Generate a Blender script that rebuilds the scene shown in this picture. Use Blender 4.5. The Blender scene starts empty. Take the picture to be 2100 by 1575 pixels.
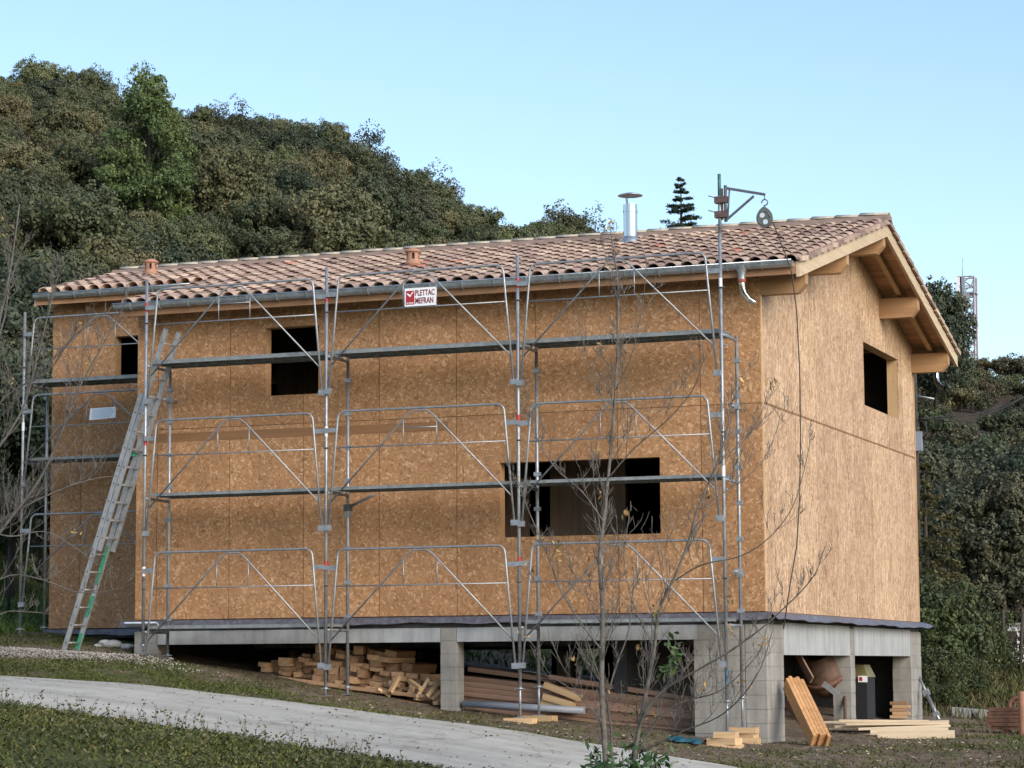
import bpy, bmesh, math, random
import numpy as np
from mathutils import Vector, Matrix

# ------------------------------------------------------------------ camera, light, exposure
SC = bpy.context.scene
COL = SC.collection
CAM = np.array([9.16680, -33.63884, -0.75318])
YAW, PITCH, ROLL, FPX = -0.367157, 0.113965, -0.005957, 5076.27


def cam_axes():
    cy, sy, cp, sp = math.cos(YAW), math.sin(YAW), math.cos(PITCH), math.sin(PITCH)
    f = np.array([sy * cp, cy * cp, sp]); r = np.array([cy, -sy, 0.0]); u = np.cross(r, f)
    c, s = math.cos(ROLL), math.sin(ROLL)
    return c * r + s * u, -s * r + c * u, f


RIGHT, UP, FWD = cam_axes()
cam_data = bpy.data.cameras.new('camera')
cam_data.sensor_width = 36.0
cam_data.lens = FPX / 2100.0 * 36.0
cam_data.clip_start = 0.5
cam_data.clip_end = 3000.0
cam = bpy.data.objects.new('camera', cam_data)
COL.objects.link(cam)
cam.matrix_world = Matrix(((RIGHT[0], UP[0], -FWD[0], CAM[0]), (RIGHT[1], UP[1], -FWD[1], CAM[1]),
                           (RIGHT[2], UP[2], -FWD[2], CAM[2]), (0, 0, 0, 1)))
SC.camera = cam

SUN_EL, SUN_AZ = math.radians(25), math.radians(122)     # azimuth clockwise from +y (north)
world = bpy.data.worlds.new('World'); SC.world = world
world.use_nodes = True
wn = world.node_tree.nodes; wl = world.node_tree.links
sky = wn.new('ShaderNodeTexSky'); sky.sky_type = 'NISHITA'; sky.sun_disc = False
sky.sun_elevation = SUN_EL; sky.sun_rotation = SUN_AZ
sky.air_density = 1.0; sky.dust_density = 1.0; sky.ozone_density = 0.8; sky.altitude = 200
wn['Background'].inputs['Strength'].default_value = 0.112
grade = wn.new('ShaderNodeMix'); grade.data_type = 'RGBA'; grade.blend_type = 'MULTIPLY'
grade.inputs[0].default_value = 1.0; grade.inputs[7].default_value = (0.94, 0.985, 1.03, 1)
wl.new(sky.outputs['Color'], grade.inputs[6]); wl.new(grade.outputs[2], wn['Background'].inputs['Color'])
sun_data = bpy.data.lights.new('sun', 'SUN'); sun_data.energy = 1.85
sun_data.angle = math.radians(36); sun_data.color = (1.0, 0.93, 0.84)
sun = bpy.data.objects.new('sun', sun_data); COL.objects.link(sun)
sd = Vector((math.sin(SUN_AZ) * math.cos(SUN_EL), math.cos(SUN_AZ) * math.cos(SUN_EL), math.sin(SUN_EL)))
sun.rotation_euler = sd.to_track_quat('Z', 'Y').to_euler()
sun.location = (20, -20, 40)
vs = SC.view_settings
vs.view_transform = 'Standard'; vs.look = 'None'; vs.gamma = 1.0; vs.use_curve_mapping = False
vs.exposure = 1.0
SC.cycles.use_denoising = True
SC.cycles.max_bounces = 5
SC.cycles.diffuse_bounces = 2
SC.cycles.use_adaptive_sampling = True
SC.cycles.adaptive_threshold = 0.02
SC.cycles.glossy_bounces = 3

RNG = random.Random(7)
NR = np.random.default_rng(11)


def at(px, py, ax, v):
    """point on the line of sight of a photo pixel where world axis ax equals v"""
    d = (px - 1050) / FPX * RIGHT - (py - 787.5) / FPX * UP + FWD
    t = (v - CAM[ax]) / d[ax]
    return CAM + t * d


# ------------------------------------------------------------------ materials
def mat(name):
    m = bpy.data.materials.new(name); m.use_nodes = True
    nt = m.node_tree
    return m, nt, nt.nodes['Principled BSDF']


def N(nt, t, **kw):
    n = nt.nodes.new(t)
    for k, v in kw.items():
        if k in n.inputs: n.inputs[k].default_value = v
        else: setattr(n, k, v)
    return n


def L(nt, a, b): nt.links.new(a, b)


def coords(nt, scale=(1, 1, 1), rot=(0, 0, 0), loc=(0, 0, 0)):
    tc = N(nt, 'ShaderNodeTexCoord'); mp = N(nt, 'ShaderNodeMapping')
    mp.inputs['Scale'].default_value = scale; mp.inputs['Rotation'].default_value = rot; mp.inputs['Location'].default_value = loc
    L(nt, tc.outputs['Object'], mp.inputs['Vector'])
    return mp.outputs['Vector']


def ramp(nt, fac, stops, interp='LINEAR'):
    r = N(nt, 'ShaderNodeValToRGB'); cr = r.color_ramp; cr.interpolation = interp
    while len(cr.elements) < len(stops): cr.elements.new(0.5)
    for e, (p, c) in zip(cr.elements, stops):
        e.position = p; e.color = (c[0], c[1], c[2], 1)
    L(nt, fac, r.inputs['Fac'])
    return r.outputs['Color']


def mixc(nt, fac, a, b, blend='MIX'):
    m = N(nt, 'ShaderNodeMix', data_type='RGBA', blend_type=blend)
    for s, v in ((m.inputs[0], fac), (m.inputs[6], a), (m.inputs[7], b)):
        if hasattr(v, 'is_linked') or hasattr(v, 'links'): L(nt, v, s)
        elif isinstance(v, (int, float)): s.default_value = v
        else: s.default_value = (v[0], v[1], v[2], 1)
    return m.outputs[2]


def noise(nt, vec, scale, detail=3, rough=0.5):
    n = N(nt, 'ShaderNodeTexNoise'); n.inputs['Scale'].default_value = scale
    n.inputs['Detail'].default_value = detail; n.inputs['Roughness'].default_value = rough
    if vec is not None: L(nt, vec, n.inputs['Vector'])
    return n.outputs['Fac']


def bump(nt, bsdf, h, strength=0.3, dist=0.01):
    b = N(nt, 'ShaderNodeBump'); b.inputs['Strength'].default_value = strength; b.inputs['Distance'].default_value = dist
    L(nt, h, b.inputs['Height']); L(nt, b.outputs['Normal'], bsdf.inputs['Normal'])


def rnd_id(nt):
    """random number per object and per loose piece"""
    o = N(nt, 'ShaderNodeObjectInfo'); g = N(nt, 'ShaderNodeNewGeometry')
    a = N(nt, 'ShaderNodeMath', operation='ADD'); L(nt, o.outputs['Random'], a.inputs[0]); L(nt, g.outputs['Random Per Island'], a.inputs[1])
    f = N(nt, 'ShaderNodeMath', operation='FRACT'); L(nt, a.outputs[0], f.inputs[0])
    return f.outputs[0]


def osb(name, axis, vertical):
    """oriented strand board: long flakes, colour per flake"""
    m, nt, b = mat(name)
    cols = []
    angs = (8, -14, 22) if vertical else (15, 70, -50)
    for i, ang in enumerate(angs):
        rot = (0, math.radians(ang), 0) if axis == 'y' else (math.radians(ang), 0, 0)
        st = (1, 1, 0.14) if vertical else (1, 1, 0.40)
        v0 = coords(nt, (1, 1, 1), rot, (i * 3.1, i * 1.7, i * 2.3))
        mp = N(nt, 'ShaderNodeMapping'); mp.inputs['Scale'].default_value = st; L(nt, v0, mp.inputs['Vector'])
        vor = N(nt, 'ShaderNodeTexVoronoi'); vor.inputs['Scale'].default_value = (30 if vertical else 32) + 7 * i
        vor.inputs['Randomness'].default_value = 1.0
        L(nt, mp.outputs['Vector'], vor.inputs['Vector'])
        cols.append(vor.outputs['Color'])
    vv = coords(nt)
    n1 = N(nt, 'ShaderNodeTexVoronoi'); n1.inputs['Scale'].default_value = 22; L(nt, vv, n1.inputs['Vector'])
    sep = N(nt, 'ShaderNodeSeparateColor'); L(nt, n1.outputs['Color'], sep.inputs[0])
    s1 = N(nt, 'ShaderNodeMath', operation='GREATER_THAN'); L(nt, sep.outputs[0], s1.inputs[0]); s1.inputs[1].default_value = 0.45
    s2 = N(nt, 'ShaderNodeMath', operation='GREATER_THAN'); L(nt, sep.outputs[1], s2.inputs[0]); s2.inputs[1].default_value = 0.66
    c = mixc(nt, s1.outputs[0], cols[0], cols[1]); c = mixc(nt, s2.outputs[0], c, cols[2])
    sp = N(nt, 'ShaderNodeSeparateColor'); L(nt, c, sp.inputs[0])
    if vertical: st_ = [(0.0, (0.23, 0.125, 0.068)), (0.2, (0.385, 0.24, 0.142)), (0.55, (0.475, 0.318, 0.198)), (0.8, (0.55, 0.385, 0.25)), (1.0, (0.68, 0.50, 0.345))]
    else: st_ = [(0.0, (0.26, 0.13, 0.06)), (0.14, (0.345, 0.177, 0.082)), (0.5, (0.395, 0.211, 0.100)), (0.8, (0.435, 0.24, 0.118)), (1.0, (0.58, 0.375, 0.215))]
    col = ramp(nt, sp.outputs[0], st_)
    big = noise(nt, vv, 1.5, 5, 0.65)
    col = mixc(nt, 1.0, col, ramp(nt, big, [(0.3, (0.85, 0.83, 0.80)), (0.7, (1.10, 1.10, 1.11))]), 'MULTIPLY')
    oi = N(nt, 'ShaderNodeObjectInfo')
    col = mixc(nt, 1.0, col, ramp(nt, oi.outputs['Random'], [(0.0, (0.89, 0.87, 0.85)), (0.5, (1, 1, 1)), (1.0, (1.07, 1.07, 1.06))]), 'MULTIPLY')
    L(nt, col, b.inputs['Base Color'])
    b.inputs['Roughness'].default_value = 0.62; b.inputs['Specular IOR Level'].default_value = 0.3
    bump(nt, b, sp.outputs[1], 0.25, 0.004)
    return m


def wood(name, c0, c1, axis=0, scale=1.0, rough=0.7, var=0.2):
    m, nt, b = mat(name)
    s = [14, 14, 14]; s[axis] = 0.8
    v = coords(nt, tuple(k * scale for k in s))
    n = noise(nt, v, 1.0, 5, 0.6)
    col = ramp(nt, n, [(0.3, c0), (0.7, c1)])
    kv = coords(nt, (3, 3, 3)); vor = N(nt, 'ShaderNodeTexVoronoi'); vor.inputs['Scale'].default_value = 1.6
    L(nt, kv, vor.inputs['Vector'])
    k = ramp(nt, vor.outputs['Distance'], [(0.0, (0.35, 0.3, 0.25)), (0.07, (1, 1, 1))])
    col = mixc(nt, 1.0, col, k, 'MULTIPLY')
    oi = rnd_id(nt)
    col = mixc(nt, 1.0, col, ramp(nt, oi, [(0, (1 - var, 1 - var * 1.1, 1 - var * 1.2)), (1, (1 + var * .6, 1 + var * .6, 1 + var * .6))]), 'MULTIPLY')
    L(nt, col, b.inputs['Base Color']); b.inputs['Roughness'].default_value = rough
    bump(nt, b, n, 0.15, 0.004)
    return m


def simple(name, c, rough=0.6, metal=0.0, var=0.15, scale=6.0, bmp=0.1):
    m, nt, b = mat(name)
    v = coords(nt); n = noise(nt, v, scale, 4, 0.6)
    lo = tuple(k * (1 - var) for k in c); hi = tuple(min(1, k * (1 + var)) for k in c)
    L(nt, ramp(nt, n, [(0.3, lo), (0.7, hi)]), b.inputs['Base Color'])
    b.inputs['Roughness'].default_value = rough; b.inputs['Metallic'].default_value = metal
    if bmp: bump(nt, b, n, bmp, 0.004)
    return m


def steel(name, c=(0.33, 0.345, 0.36), rough=0.5, metal=0.7):
    m, nt, b = mat(name)
    v = coords(nt); n = noise(nt, v, 9, 5, 0.65); n2 = noise(nt, v, 45, 3, 0.6)
    col = ramp(nt, n, [(0.3, tuple(k * .72 for k in c)), (0.5, c), (0.72, tuple(min(1, k * 1.25) for k in c))])
    col = mixc(nt, 1.0, col, ramp(nt, n2, [(0.6, (1, 1, 1)), (0.68, (1.25, 1.24, 1.2)), (0.75, (0.7, 0.62, 0.55))]), 'MULTIPLY')
    L(nt, col, b.inputs['Base Color'])
    L(nt, ramp(nt, n2, [(0.3, (rough - .1,) * 3), (0.7, (rough + .15,) * 3)]), b.inputs['Roughness'])
    b.inputs['Metallic'].default_value = metal
    return m


def concrete(name, c, var=0.25):
    m, nt, b = mat(name)
    v = coords(nt); n = noise(nt, v, 2.2, 6, 0.65); st = noise(nt, coords(nt, (7, 7, 0.9)), 1.0, 4, 0.6); g = noise(nt, v, 70, 2, 0.6)
    col = ramp(nt, n, [(0.28, tuple(k * (1 - var) for k in c)), (0.72, tuple(k * (1 + var * .7) for k in c))])
    col = mixc(nt, 0.5, col, ramp(nt, st, [(0.35, (0.62, 0.6, 0.58)), (0.6, (1.05, 1.05, 1.05))]), 'MULTIPLY')
    col = mixc(nt, 0.35, col, ramp(nt, g, [(0.35, (0.65, 0.65, 0.65)), (0.65, (1.25, 1.25, 1.25))]), 'MULTIPLY')
    L(nt, col, b.inputs['Base Color']); b.inputs['Roughness'].default_value = 0.9
    bump(nt, b, g, 0.35, 0.006)
    return m


def leaf(name, stops, rough=0.6, trans=0.0):
    m, nt, b = mat(name)
    g = N(nt, 'ShaderNodeNewGeometry'); oi = N(nt, 'ShaderNodeObjectInfo')
    col = ramp(nt, g.outputs['Random Per Island'], stops)
    col = mixc(nt, 1.0, col, ramp(nt, oi.outputs['Random'], [(0, (0.55, 0.66, 0.64)), (0.3, (0.9, 0.98, 0.88)), (0.6, (1.3, 1.12, 1.0)), (0.8, (0.8, 0.92, 0.8)), (1, (1.05, 1.2, 0.95))]), 'MULTIPLY')
    big = noise(nt, coords(nt), 0.55, 2, 0.5)
    col = mixc(nt, 1.0, col, ramp(nt, big, [(0.35, (0.72, 0.78, 0.72)), (0.65, (1.2, 1.12, 1.02))]), 'MULTIPLY')
    L(nt, col, b.inputs['Base Color']); b.inputs['Roughness'].default_value = rough
    b.inputs['Specular IOR Level'].default_value = 0.25
    return m


M = {}
M['osb_front'] = osb('osb_front', 'y', False)
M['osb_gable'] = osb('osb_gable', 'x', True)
M['fresh_x'] = wood('fresh_wood_x', (0.42, 0.27, 0.135), (0.58, 0.40, 0.225), 0)
M['fresh_y'] = wood('fresh_wood_y', (0.42, 0.27, 0.135), (0.58, 0.40, 0.225), 1)
M['fresh_z'] = wood('fresh_wood_z', (0.42, 0.27, 0.135), (0.58, 0.40, 0.225), 2)
M['barge'] = wood('barge_wood', (0.44, 0.33, 0.21), (0.56, 0.44, 0.30), 1, var=0.08)
M['beam_x'] = wood('beam_wood_x', (0.34, 0.19, 0.09), (0.46, 0.275, 0.14), 0, var=0.1)
M['soffit'] = wood('soffit_wood', (0.33, 0.17, 0.085), (0.45, 0.25, 0.135), 0, var=0.2)
M['batten'] = wood('batten_wood', (0.22, 0.11, 0.045), (0.30, 0.155, 0.07), 0, var=0.1)
M['old_x'] = wood('old_timber_x', (0.20, 0.115, 0.078), (0.33, 0.205, 0.145), 0, var=0.3)
M['offcut'] = wood('offcut_timber', (0.29, 0.165, 0.09), (0.46, 0.295, 0.175), 0, var=0.42)
M['orange_x'] = wood('orange_board', (0.40, 0.20, 0.08), (0.55, 0.30, 0.13), 2, var=0.12)
M['pale'] = wood('pale_board', (0.50, 0.39, 0.26), (0.66, 0.54, 0.39), 0, var=0.15)
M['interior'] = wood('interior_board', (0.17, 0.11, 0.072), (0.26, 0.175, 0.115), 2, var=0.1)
M['steel'] = steel('galvanised_steel')
M['plank'] = steel('steel_plank', (0.27, 0.285, 0.285), 0.6, 0.5)
M['alu'] = steel('aluminium', (0.36, 0.36, 0.36), 0.5, 0.6)
M['zinc'] = steel('zinc', (0.46, 0.50, 0.535), 0.34, 0.8)
M['inox'] = steel('stainless', (0.72, 0.72, 0.72), 0.16, 1.0)
_m, _nt, _b = mat('polished_flue'); _b.inputs['Base Color'].default_value = (.62, .62, .63, 1); _b.inputs['Metallic'].default_value = 1.0; _b.inputs['Roughness'].default_value = .22
M['flue'] = _m
M['rust'] = simple('rusty_steel', (0.15, 0.072, 0.048), 0.85, 0.1, 0.4, 14, 0.4)
M['clamp'] = simple('rusty_clamp', (0.13, 0.085, 0.08), 0.7, 0.4, 0.3, 20)
M['arm'] = simple('painted_grey_arm', (0.13, 0.14, 0.15), 0.5, 0.5, 0.3, 20)
M['greentube'] = simple('green_painted_tube', (0.05, 0.14, 0.11), 0.5, 0.1, 0.2, 10)
M['bluepaint'] = simple('blue_paint', (0.03, 0.10, 0.17), 0.5, 0.2, 0.2, 10)
M['concrete'] = concrete('concrete', (0.33, 0.335, 0.33))
M['beamc'] = concrete('precast_concrete', (0.36, 0.37, 0.375), 0.18)
M['block'] = concrete('concrete_block', (0.29, 0.275, 0.25))
M['mortar'] = concrete('mortar', (0.24, 0.23, 0.215))
M['membrane'] = simple('bitumen_membrane', (0.115, 0.108, 0.128), 0.45, 0.1, 0.45, 12, 0.5)
M['slabedge'] = concrete('rough_slab_edge', (0.075, 0.073, 0.075), 0.4)
M['undershade'] = simple('undercroft_shade', (0.02, 0.02, 0.022), 0.7, 0, 0.3, 5)  # near-black wall colour: the deep shade under the house is painted in
M['mast'] = simple('faded_red_mast', (0.30, 0.23, 0.23), 0.6, 0.2, 0.15, 3)
M['terracotta'] = simple('terracotta', (0.36, 0.185, 0.12), 0.8, 0, 0.2, 9)
M['faded'] = simple('faded_orange', (0.30, 0.155, 0.095), 0.8, 0, 0.2, 9)
M['white'] = simple('white_plastic', (0.78, 0.79, 0.82), 0.4, 0, 0.04, 4, 0)
M['signblue'] = simple('pale_blue_sheet', (0.55, 0.62, 0.70), 0.4, 0, 0.04, 4, 0)
M['red'] = simple('red_print', (0.38, 0.018, 0.03), 0.45, 0, 0.08, 10, 0)
M['darkred'] = simple('dark_red_print', (0.22, 0.03, 0.035), 0.45, 0, 0.08, 10, 0)
M['redring'] = simple('red_brown_ring', (0.30, 0.075, 0.05), 0.5, 0, 0.2, 10, 0)
M['black'] = simple('black_rubber', (0.012, 0.012, 0.014), 0.6, 0, 0.2, 10, 0)
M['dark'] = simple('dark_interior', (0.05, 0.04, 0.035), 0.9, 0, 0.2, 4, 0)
M['rope'] = simple('rope_dark', (0.05, 0.045, 0.04), 0.9, 0, 0.2, 20, 0)
M['pulley'] = simple('pulley_grey', (0.13, 0.14, 0.12), 0.6, 0.3, 0.25, 25)
M['pipe'] = simple('grey_pvc', (0.25, 0.27, 0.31), 0.45, 0, 0.1, 6, 0)
M['green'] = simple('green_strap', (0.03, 0.22, 0.13), 0.6, 0, 0.25, 12, 0)
M['mixer'] = simple('orange_mixer', (0.10, 0.055, 0.034), 0.75, 0.05, 0.4, 8)
M['yellow'] = simple('faded_yellow', (0.15, 0.132, 0.055), 0.5, 0, 0.15, 6, 0)
M['tarp'] = simple('blue_tarp', (0.02, 0.10, 0.14), 0.5, 0, 0.3, 8, 0.3)
M['stone'] = simple('pale_stone', (0.42, 0.40, 0.37), 0.9, 0, 0.25, 8, 0.5)
M['bark'] = simple('bark_grey', (0.135, 0.118, 0.102), 0.9, 0, 0.45, 14, 0.6)
M['bark2'] = simple('bark_pale', (0.115, 0.103, 0.092), 0.9, 0, 0.4, 14, 0.6)
M['darkbark'] = simple('dark_bark', (0.045, 0.035, 0.028), 0.95, 0, 0.3, 8, 0.4)
M['leaf_oak'] = leaf('leaf_holm_oak', [(0, (0.080, 0.085, 0.051)), (0.5, (0.104, 0.108, 0.064)), (0.9, (0.124, 0.124, 0.075)), (1, (0.15, 0.145, 0.09))])
M['leaf_dark'] = leaf('leaf_dark_oak', [(0, (0.036, 0.044, 0.032)), (0.6, (0.060, 0.070, 0.049)), (1, (0.095, 0.103, 0.072))])
M['leaf_pine'] = leaf('leaf_pine', [(0, (0.062, 0.078, 0.036)), (0.5, (0.086, 0.108, 0.05)), (1, (0.115, 0.138, 0.068))])
M['leaf_spruce'] = leaf('leaf_spruce', [(0, (0.012, 0.026, 0.02)), (0.6, (0.028, 0.05, 0.038)), (1, (0.055, 0.08, 0.06))])
M['leaf_brown'] = leaf('leaf_brown_conifer', [(0, (0.05, 0.045, 0.018)), (0.4, (0.10, 0.085, 0.032)), (0.8, (0.16, 0.10, 0.05)), (1, (0.11, 0.125, 0.04))])
M['leaf_shrub'] = leaf('leaf_shrub', [(0, (0.034, 0.042, 0.02)), (0.6, (0.062, 0.075, 0.034)), (1, (0.105, 0.115, 0.06))])
M['leaf_scrub'] = leaf('leaf_scrub', [(0, (0.035, 0.035, 0.024)), (0.5, (0.07, 0.066, 0.045)), (1, (0.12, 0.105, 0.075))])
M['leaf_laurel'] = leaf('leaf_laurel', [(0, (0.03, 0.06, 0.025)), (0.6, (0.06, 0.115, 0.045)), (1, (0.13, 0.18, 0.09))], 0.35)
M['leaf_dry'] = leaf('leaf_dry', [(0, (0.22, 0.14, 0.06)), (0.6, (0.36, 0.25, 0.11)), (1, (0.45, 0.34, 0.15))])
M['grass'] = leaf('grass_blade', [(0, (0.05, 0.065, 0.018)), (0.5, (0.085, 0.105, 0.03)), (0.86, (0.115, 0.112, 0.045)), (1, (0.20, 0.16, 0.09))])
M['meadow'] = leaf('meadow_blade', [(0, (0.045, 0.085, 0.02)), (0.6, (0.075, 0.13, 0.03)), (1, (0.13, 0.17, 0.06))])
M['litter'] = leaf('leaf_litter', [(0, (0.07, 0.042, 0.024)), (0.6, (0.15, 0.095, 0.05)), (1, (0.26, 0.19, 0.11))])
M['weed'] = leaf('weed_leaf', [(0, (0.035, 0.04, 0.018)), (0.5, (0.075, 0.085, 0.032)), (0.9, (0.10, 0.09, 0.05)), (1, (0.16, 0.13, 0.09))])


def tile_mat():
    m, nt, b = mat('clay_tile')
    r = rnd_id(nt)
    col = ramp(nt, r, [(0.0, (0.235, 0.165, 0.14)), (0.16, (0.315, 0.228, 0.19)), (0.3, (0.405, 0.305, 0.25)), (0.45, (0.335, 0.245, 0.21)),
                       (0.6, (0.44, 0.34, 0.275)), (0.74, (0.375, 0.272, 0.225)), (0.88, (0.475, 0.375, 0.30)), (0.97, (0.42, 0.33, 0.28)), (0.985, (0.42, 0.18, 0.13))], 'CONSTANT')
    v = coords(nt)
    n = noise(nt, v, 13, 5, 0.65); n2 = noise(nt, v, 1.2, 2, 0.5)
    col = mixc(nt, 1.0, col, ramp(nt, n, [(0.28, (0.7, 0.68, 0.68)), (0.5, (1, 1, 1)), (0.72, (1.2, 1.2, 1.18))]), 'MULTIPLY')
    col = mixc(nt, 1.0, col, ramp(nt, n2, [(0.35, (0.80, 0.77, 0.78)), (0.65, (1.12, 1.08, 1.02))]), 'MULTIPLY')
    L(nt, col, b.inputs['Base Color']); b.inputs['Roughness'].default_value = 0.85
    bump(nt, b, n, 0.25, 0.006)
    return m


M['tile'] = tile_mat()
M['ridge'] = simple('pale_ridge_tile', (0.44, 0.38, 0.29), 0.85, 0, 0.25, 9, 0.2)
M['mortarband'] = simple('ridge_mortar', (0.23, 0.165, 0.135), 0.9, 0, 0.2, 7, 0.3)


def ground_mat():
    m, nt, b = mat('ground')
    v = coords(nt)
    n1 = noise(nt, v, 0.7, 6, 0.65); n2 = noise(nt, v, 5.0, 5, 0.7); n3 = noise(nt, v, 28, 3, 0.7)
    grassc = ramp(nt, n2, [(0.25, (0.04, 0.05, 0.018)), (0.55, (0.08, 0.09, 0.032)), (0.8, (0.13, 0.12, 0.06))])
    dirt = ramp(nt, n2, [(0.25, (0.085, 0.058, 0.04)), (0.5, (0.16, 0.118, 0.085)), (0.75, (0.27, 0.225, 0.18))])
    at_ = N(nt, 'ShaderNodeAttribute', attribute_name='dirt')
    ad = N(nt, 'ShaderNodeMath', operation='ADD'); L(nt, n1, ad.inputs[0]); L(nt, at_.outputs['Fac'], ad.inputs[1])
    mask = ramp(nt, ad.outputs[0], [(0.52, (0, 0, 0)), (0.66, (1, 1, 1))])
    col = mixc(nt, mask, grassc, dirt)
    hl = N(nt, 'ShaderNodeAttribute', attribute_name='hill')
    hc = ramp(nt, n2, [(0.3, (0.04, 0.032, 0.022)), (0.7, (0.10, 0.075, 0.055))])
    col = mixc(nt, hl.outputs['Fac'], col, hc)
    col = mixc(nt, 0.6, col, ramp(nt, n3, [(0.3, (0.55, 0.55, 0.55)), (0.7, (1.35, 1.35, 1.35))]), 'MULTIPLY')
    L(nt, col, b.inputs['Base Color']); b.inputs['Roughness'].default_value = 0.95
    b.inputs['Specular IOR Level'].default_value = 0.1
    bump(nt, b, n3, 0.6, 0.03)
    return m


def road_mat():
    m, nt, b = mat('pale_road')
    v = coords(nt); n1 = noise(nt, coords(nt, (0.35, 2.2, 1)), 1.0, 6, 0.62); n2 = noise(nt, v, 4, 5, 0.65); n3 = noise(nt, v, 60, 2, 0.7)
    col = ramp(nt, n1, [(0.3, (0.33, 0.312, 0.272)), (0.5, (0.42, 0.40, 0.352)), (0.72, (0.49, 0.468, 0.415))])
    col = mixc(nt, 0.4, col, ramp(nt, n2, [(0.3, (0.72, 0.7, 0.68)), (0.6, (1.08, 1.08, 1.08))]), 'MULTIPLY')
    col = mixc(nt, 0.5, col, ramp(nt, n3, [(0.28, (0.5, 0.5, 0.5)), (0.45, (1, 1, 1)), (0.7, (1.15, 1.15, 1.15))]), 'MULTIPLY')
    n4 = noise(nt, v, 1.3, 4, 0.7)
    col = mixc(nt, 0.7, col, ramp(nt, n4, [(0.36, (0.72, 0.69, 0.65)), (0.46, (1, 1, 1)), (0.7, (1.06, 1.06, 1.06))]), 'MULTIPLY')
    vc = N(nt, 'ShaderNodeTexVoronoi', feature='DISTANCE_TO_EDGE'); vc.inputs['Scale'].default_value = 0.55
    wv = N(nt, 'ShaderNodeTexNoise'); wv.inputs['Scale'].default_value = 2.0; L(nt, v, wv.inputs['Vector'])
    va = N(nt, 'ShaderNodeVectorMath', operation='ADD'); L(nt, v, va.inputs[0]); L(nt, wv.outputs['Color'], va.inputs[1]); L(nt, va.outputs[0], vc.inputs['Vector'])
    col = mixc(nt, 0.6, col, ramp(nt, vc.outputs['Distance'], [(0.0, (0.45, 0.43, 0.4)), (0.012, (1, 1, 1))]), 'MULTIPLY')
    L(nt, col, b.inputs['Base Color']); b.inputs['Roughness'].default_value = 0.9
    bump(nt, b, n3, 0.3, 0.01)
    return m


M['ground'] = ground_mat(); M['road'] = road_mat()
M['gravel'] = simple('gravel', (0.33, 0.30, 0.27), 0.95, 0, 0.4, 30, 0.6)


# ------------------------------------------------------------------ builders
class MB:
    """collects shapes, builds ONE mesh object"""
    def __init__(s): s.v = []; s.f = []; s.sm = []

    def add(s, vs, fs, smooth=False):
        o = len(s.v); s.v += [tuple(map(float, p)) for p in vs]
        s.f += [tuple(i + o for i in f) for f in fs]; s.sm += [smooth] * len(fs)
        return s

    def box(s, a, b):
        x0, y0, z0 = a; x1, y1, z1 = b
        return s.add([(x0, y0, z0), (x1, y0, z0), (x1, y1, z0), (x0, y1, z0), (x0, y0, z1), (x1, y0, z1), (x1, y1, z1), (x0, y1, z1)],
                     [(0, 3, 2, 1), (4, 5, 6, 7), (0, 1, 5, 4), (1, 2, 6, 5), (2, 3, 7, 6), (3, 0, 4, 7)])

    def obox(s, c, ux, uy, uz):
        """box by centre and three half-axis vectors"""
        c = np.array(c, float); ux, uy, uz = (np.array(k, float) for k in (ux, uy, uz))
        vs = [c + i * ux + j * uy + k * uz for k in (-1, 1) for j, i in ((-1, -1), (-1, 1), (1, 1), (1, -1))]
        return s.add(vs, [(0, 3, 2, 1), (4, 5, 6, 7), (0, 1, 5, 4), (1, 2, 6, 5), (2, 3, 7, 6), (3, 0, 4, 7)])

    def beam(s, p0, p1, w, h, up=(0, 0, 1)):
        p0 = np.array(p0, float); p1 = np.array(p1, float); d = p1 - p0; l = np.linalg.norm(d); d = d / l
        u = np.array(up, float); r = np.cross(d, u); r /= np.linalg.norm(r); u = np.cross(r, d)
        return s.obox((p0 + p1) / 2, d * l / 2, r * w / 2, u * h / 2)

    def poly_tube(s, pts, rad, n=8, caps=True):
        pts = [np.array(p, float) for p in pts]; k = len(pts)
        if not hasattr(rad, '__len__'): rad = [rad] * k
        vs = []; ref = None
        for i, p in enumerate(pts):
            d = pts[min(i + 1, k - 1)] - pts[max(i - 1, 0)]; d = d / (np.linalg.norm(d) + 1e-9)
            if ref is None:
                ref = np.array((0, 0, 1.0)) if abs(d[2]) < 0.9 else np.array((1.0, 0, 0))
            r = np.cross(d, ref); r /= (np.linalg.norm(r) + 1e-9); u = np.cross(r, d); ref = u
            for j in range(n):
                a = 2 * math.pi * j / n
                vs.append(p + rad[i] * (math.cos(a) * r + math.sin(a) * u))
        fs = []
        for i in range(k - 1):
            for j in range(n):
                fs.append((i * n + j, i * n + (j + 1) % n, (i + 1) * n + (j + 1) % n, (i + 1) * n + j))
        s.add(vs, fs, True)
        if caps:
            o = len(s.v) - len(vs)
            s.f.append(tuple(o + j for j in range(n))[::-1]); s.sm.append(False)
            s.f.append(tuple(o + (k - 1) * n + j for j in range(n))); s.sm.append(False)
        return s

    def tube(s, p0, p1, r, n=8): return s.poly_tube([p0, p1], r, n)

    def lathe(s, c, prof, n=16):
        vs = []; fs = []
        for r, z in prof:
            for j in range(n):
                a = 2 * math.pi * j / n; vs.append((c[0] + r * math.cos(a), c[1] + r * math.sin(a), c[2] + z))
        for i in range(len(prof) - 1):
            for j in range(n):
                fs.append((i * n + j, i * n + (j + 1) % n, (i + 1) * n + (j + 1) % n, (i + 1) * n + j))
        return s.add(vs, fs, True)

    def mesh(s, name):
        me = bpy.data.meshes.new(name); me.from_pydata(s.v, [], s.f); me.polygons.foreach_set('use_smooth', s.sm); me.update()
        return me

    def build(s, name, m, parent=None, **kw):
        return obj(name, s.mesh(name), m, parent, **kw)


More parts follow.
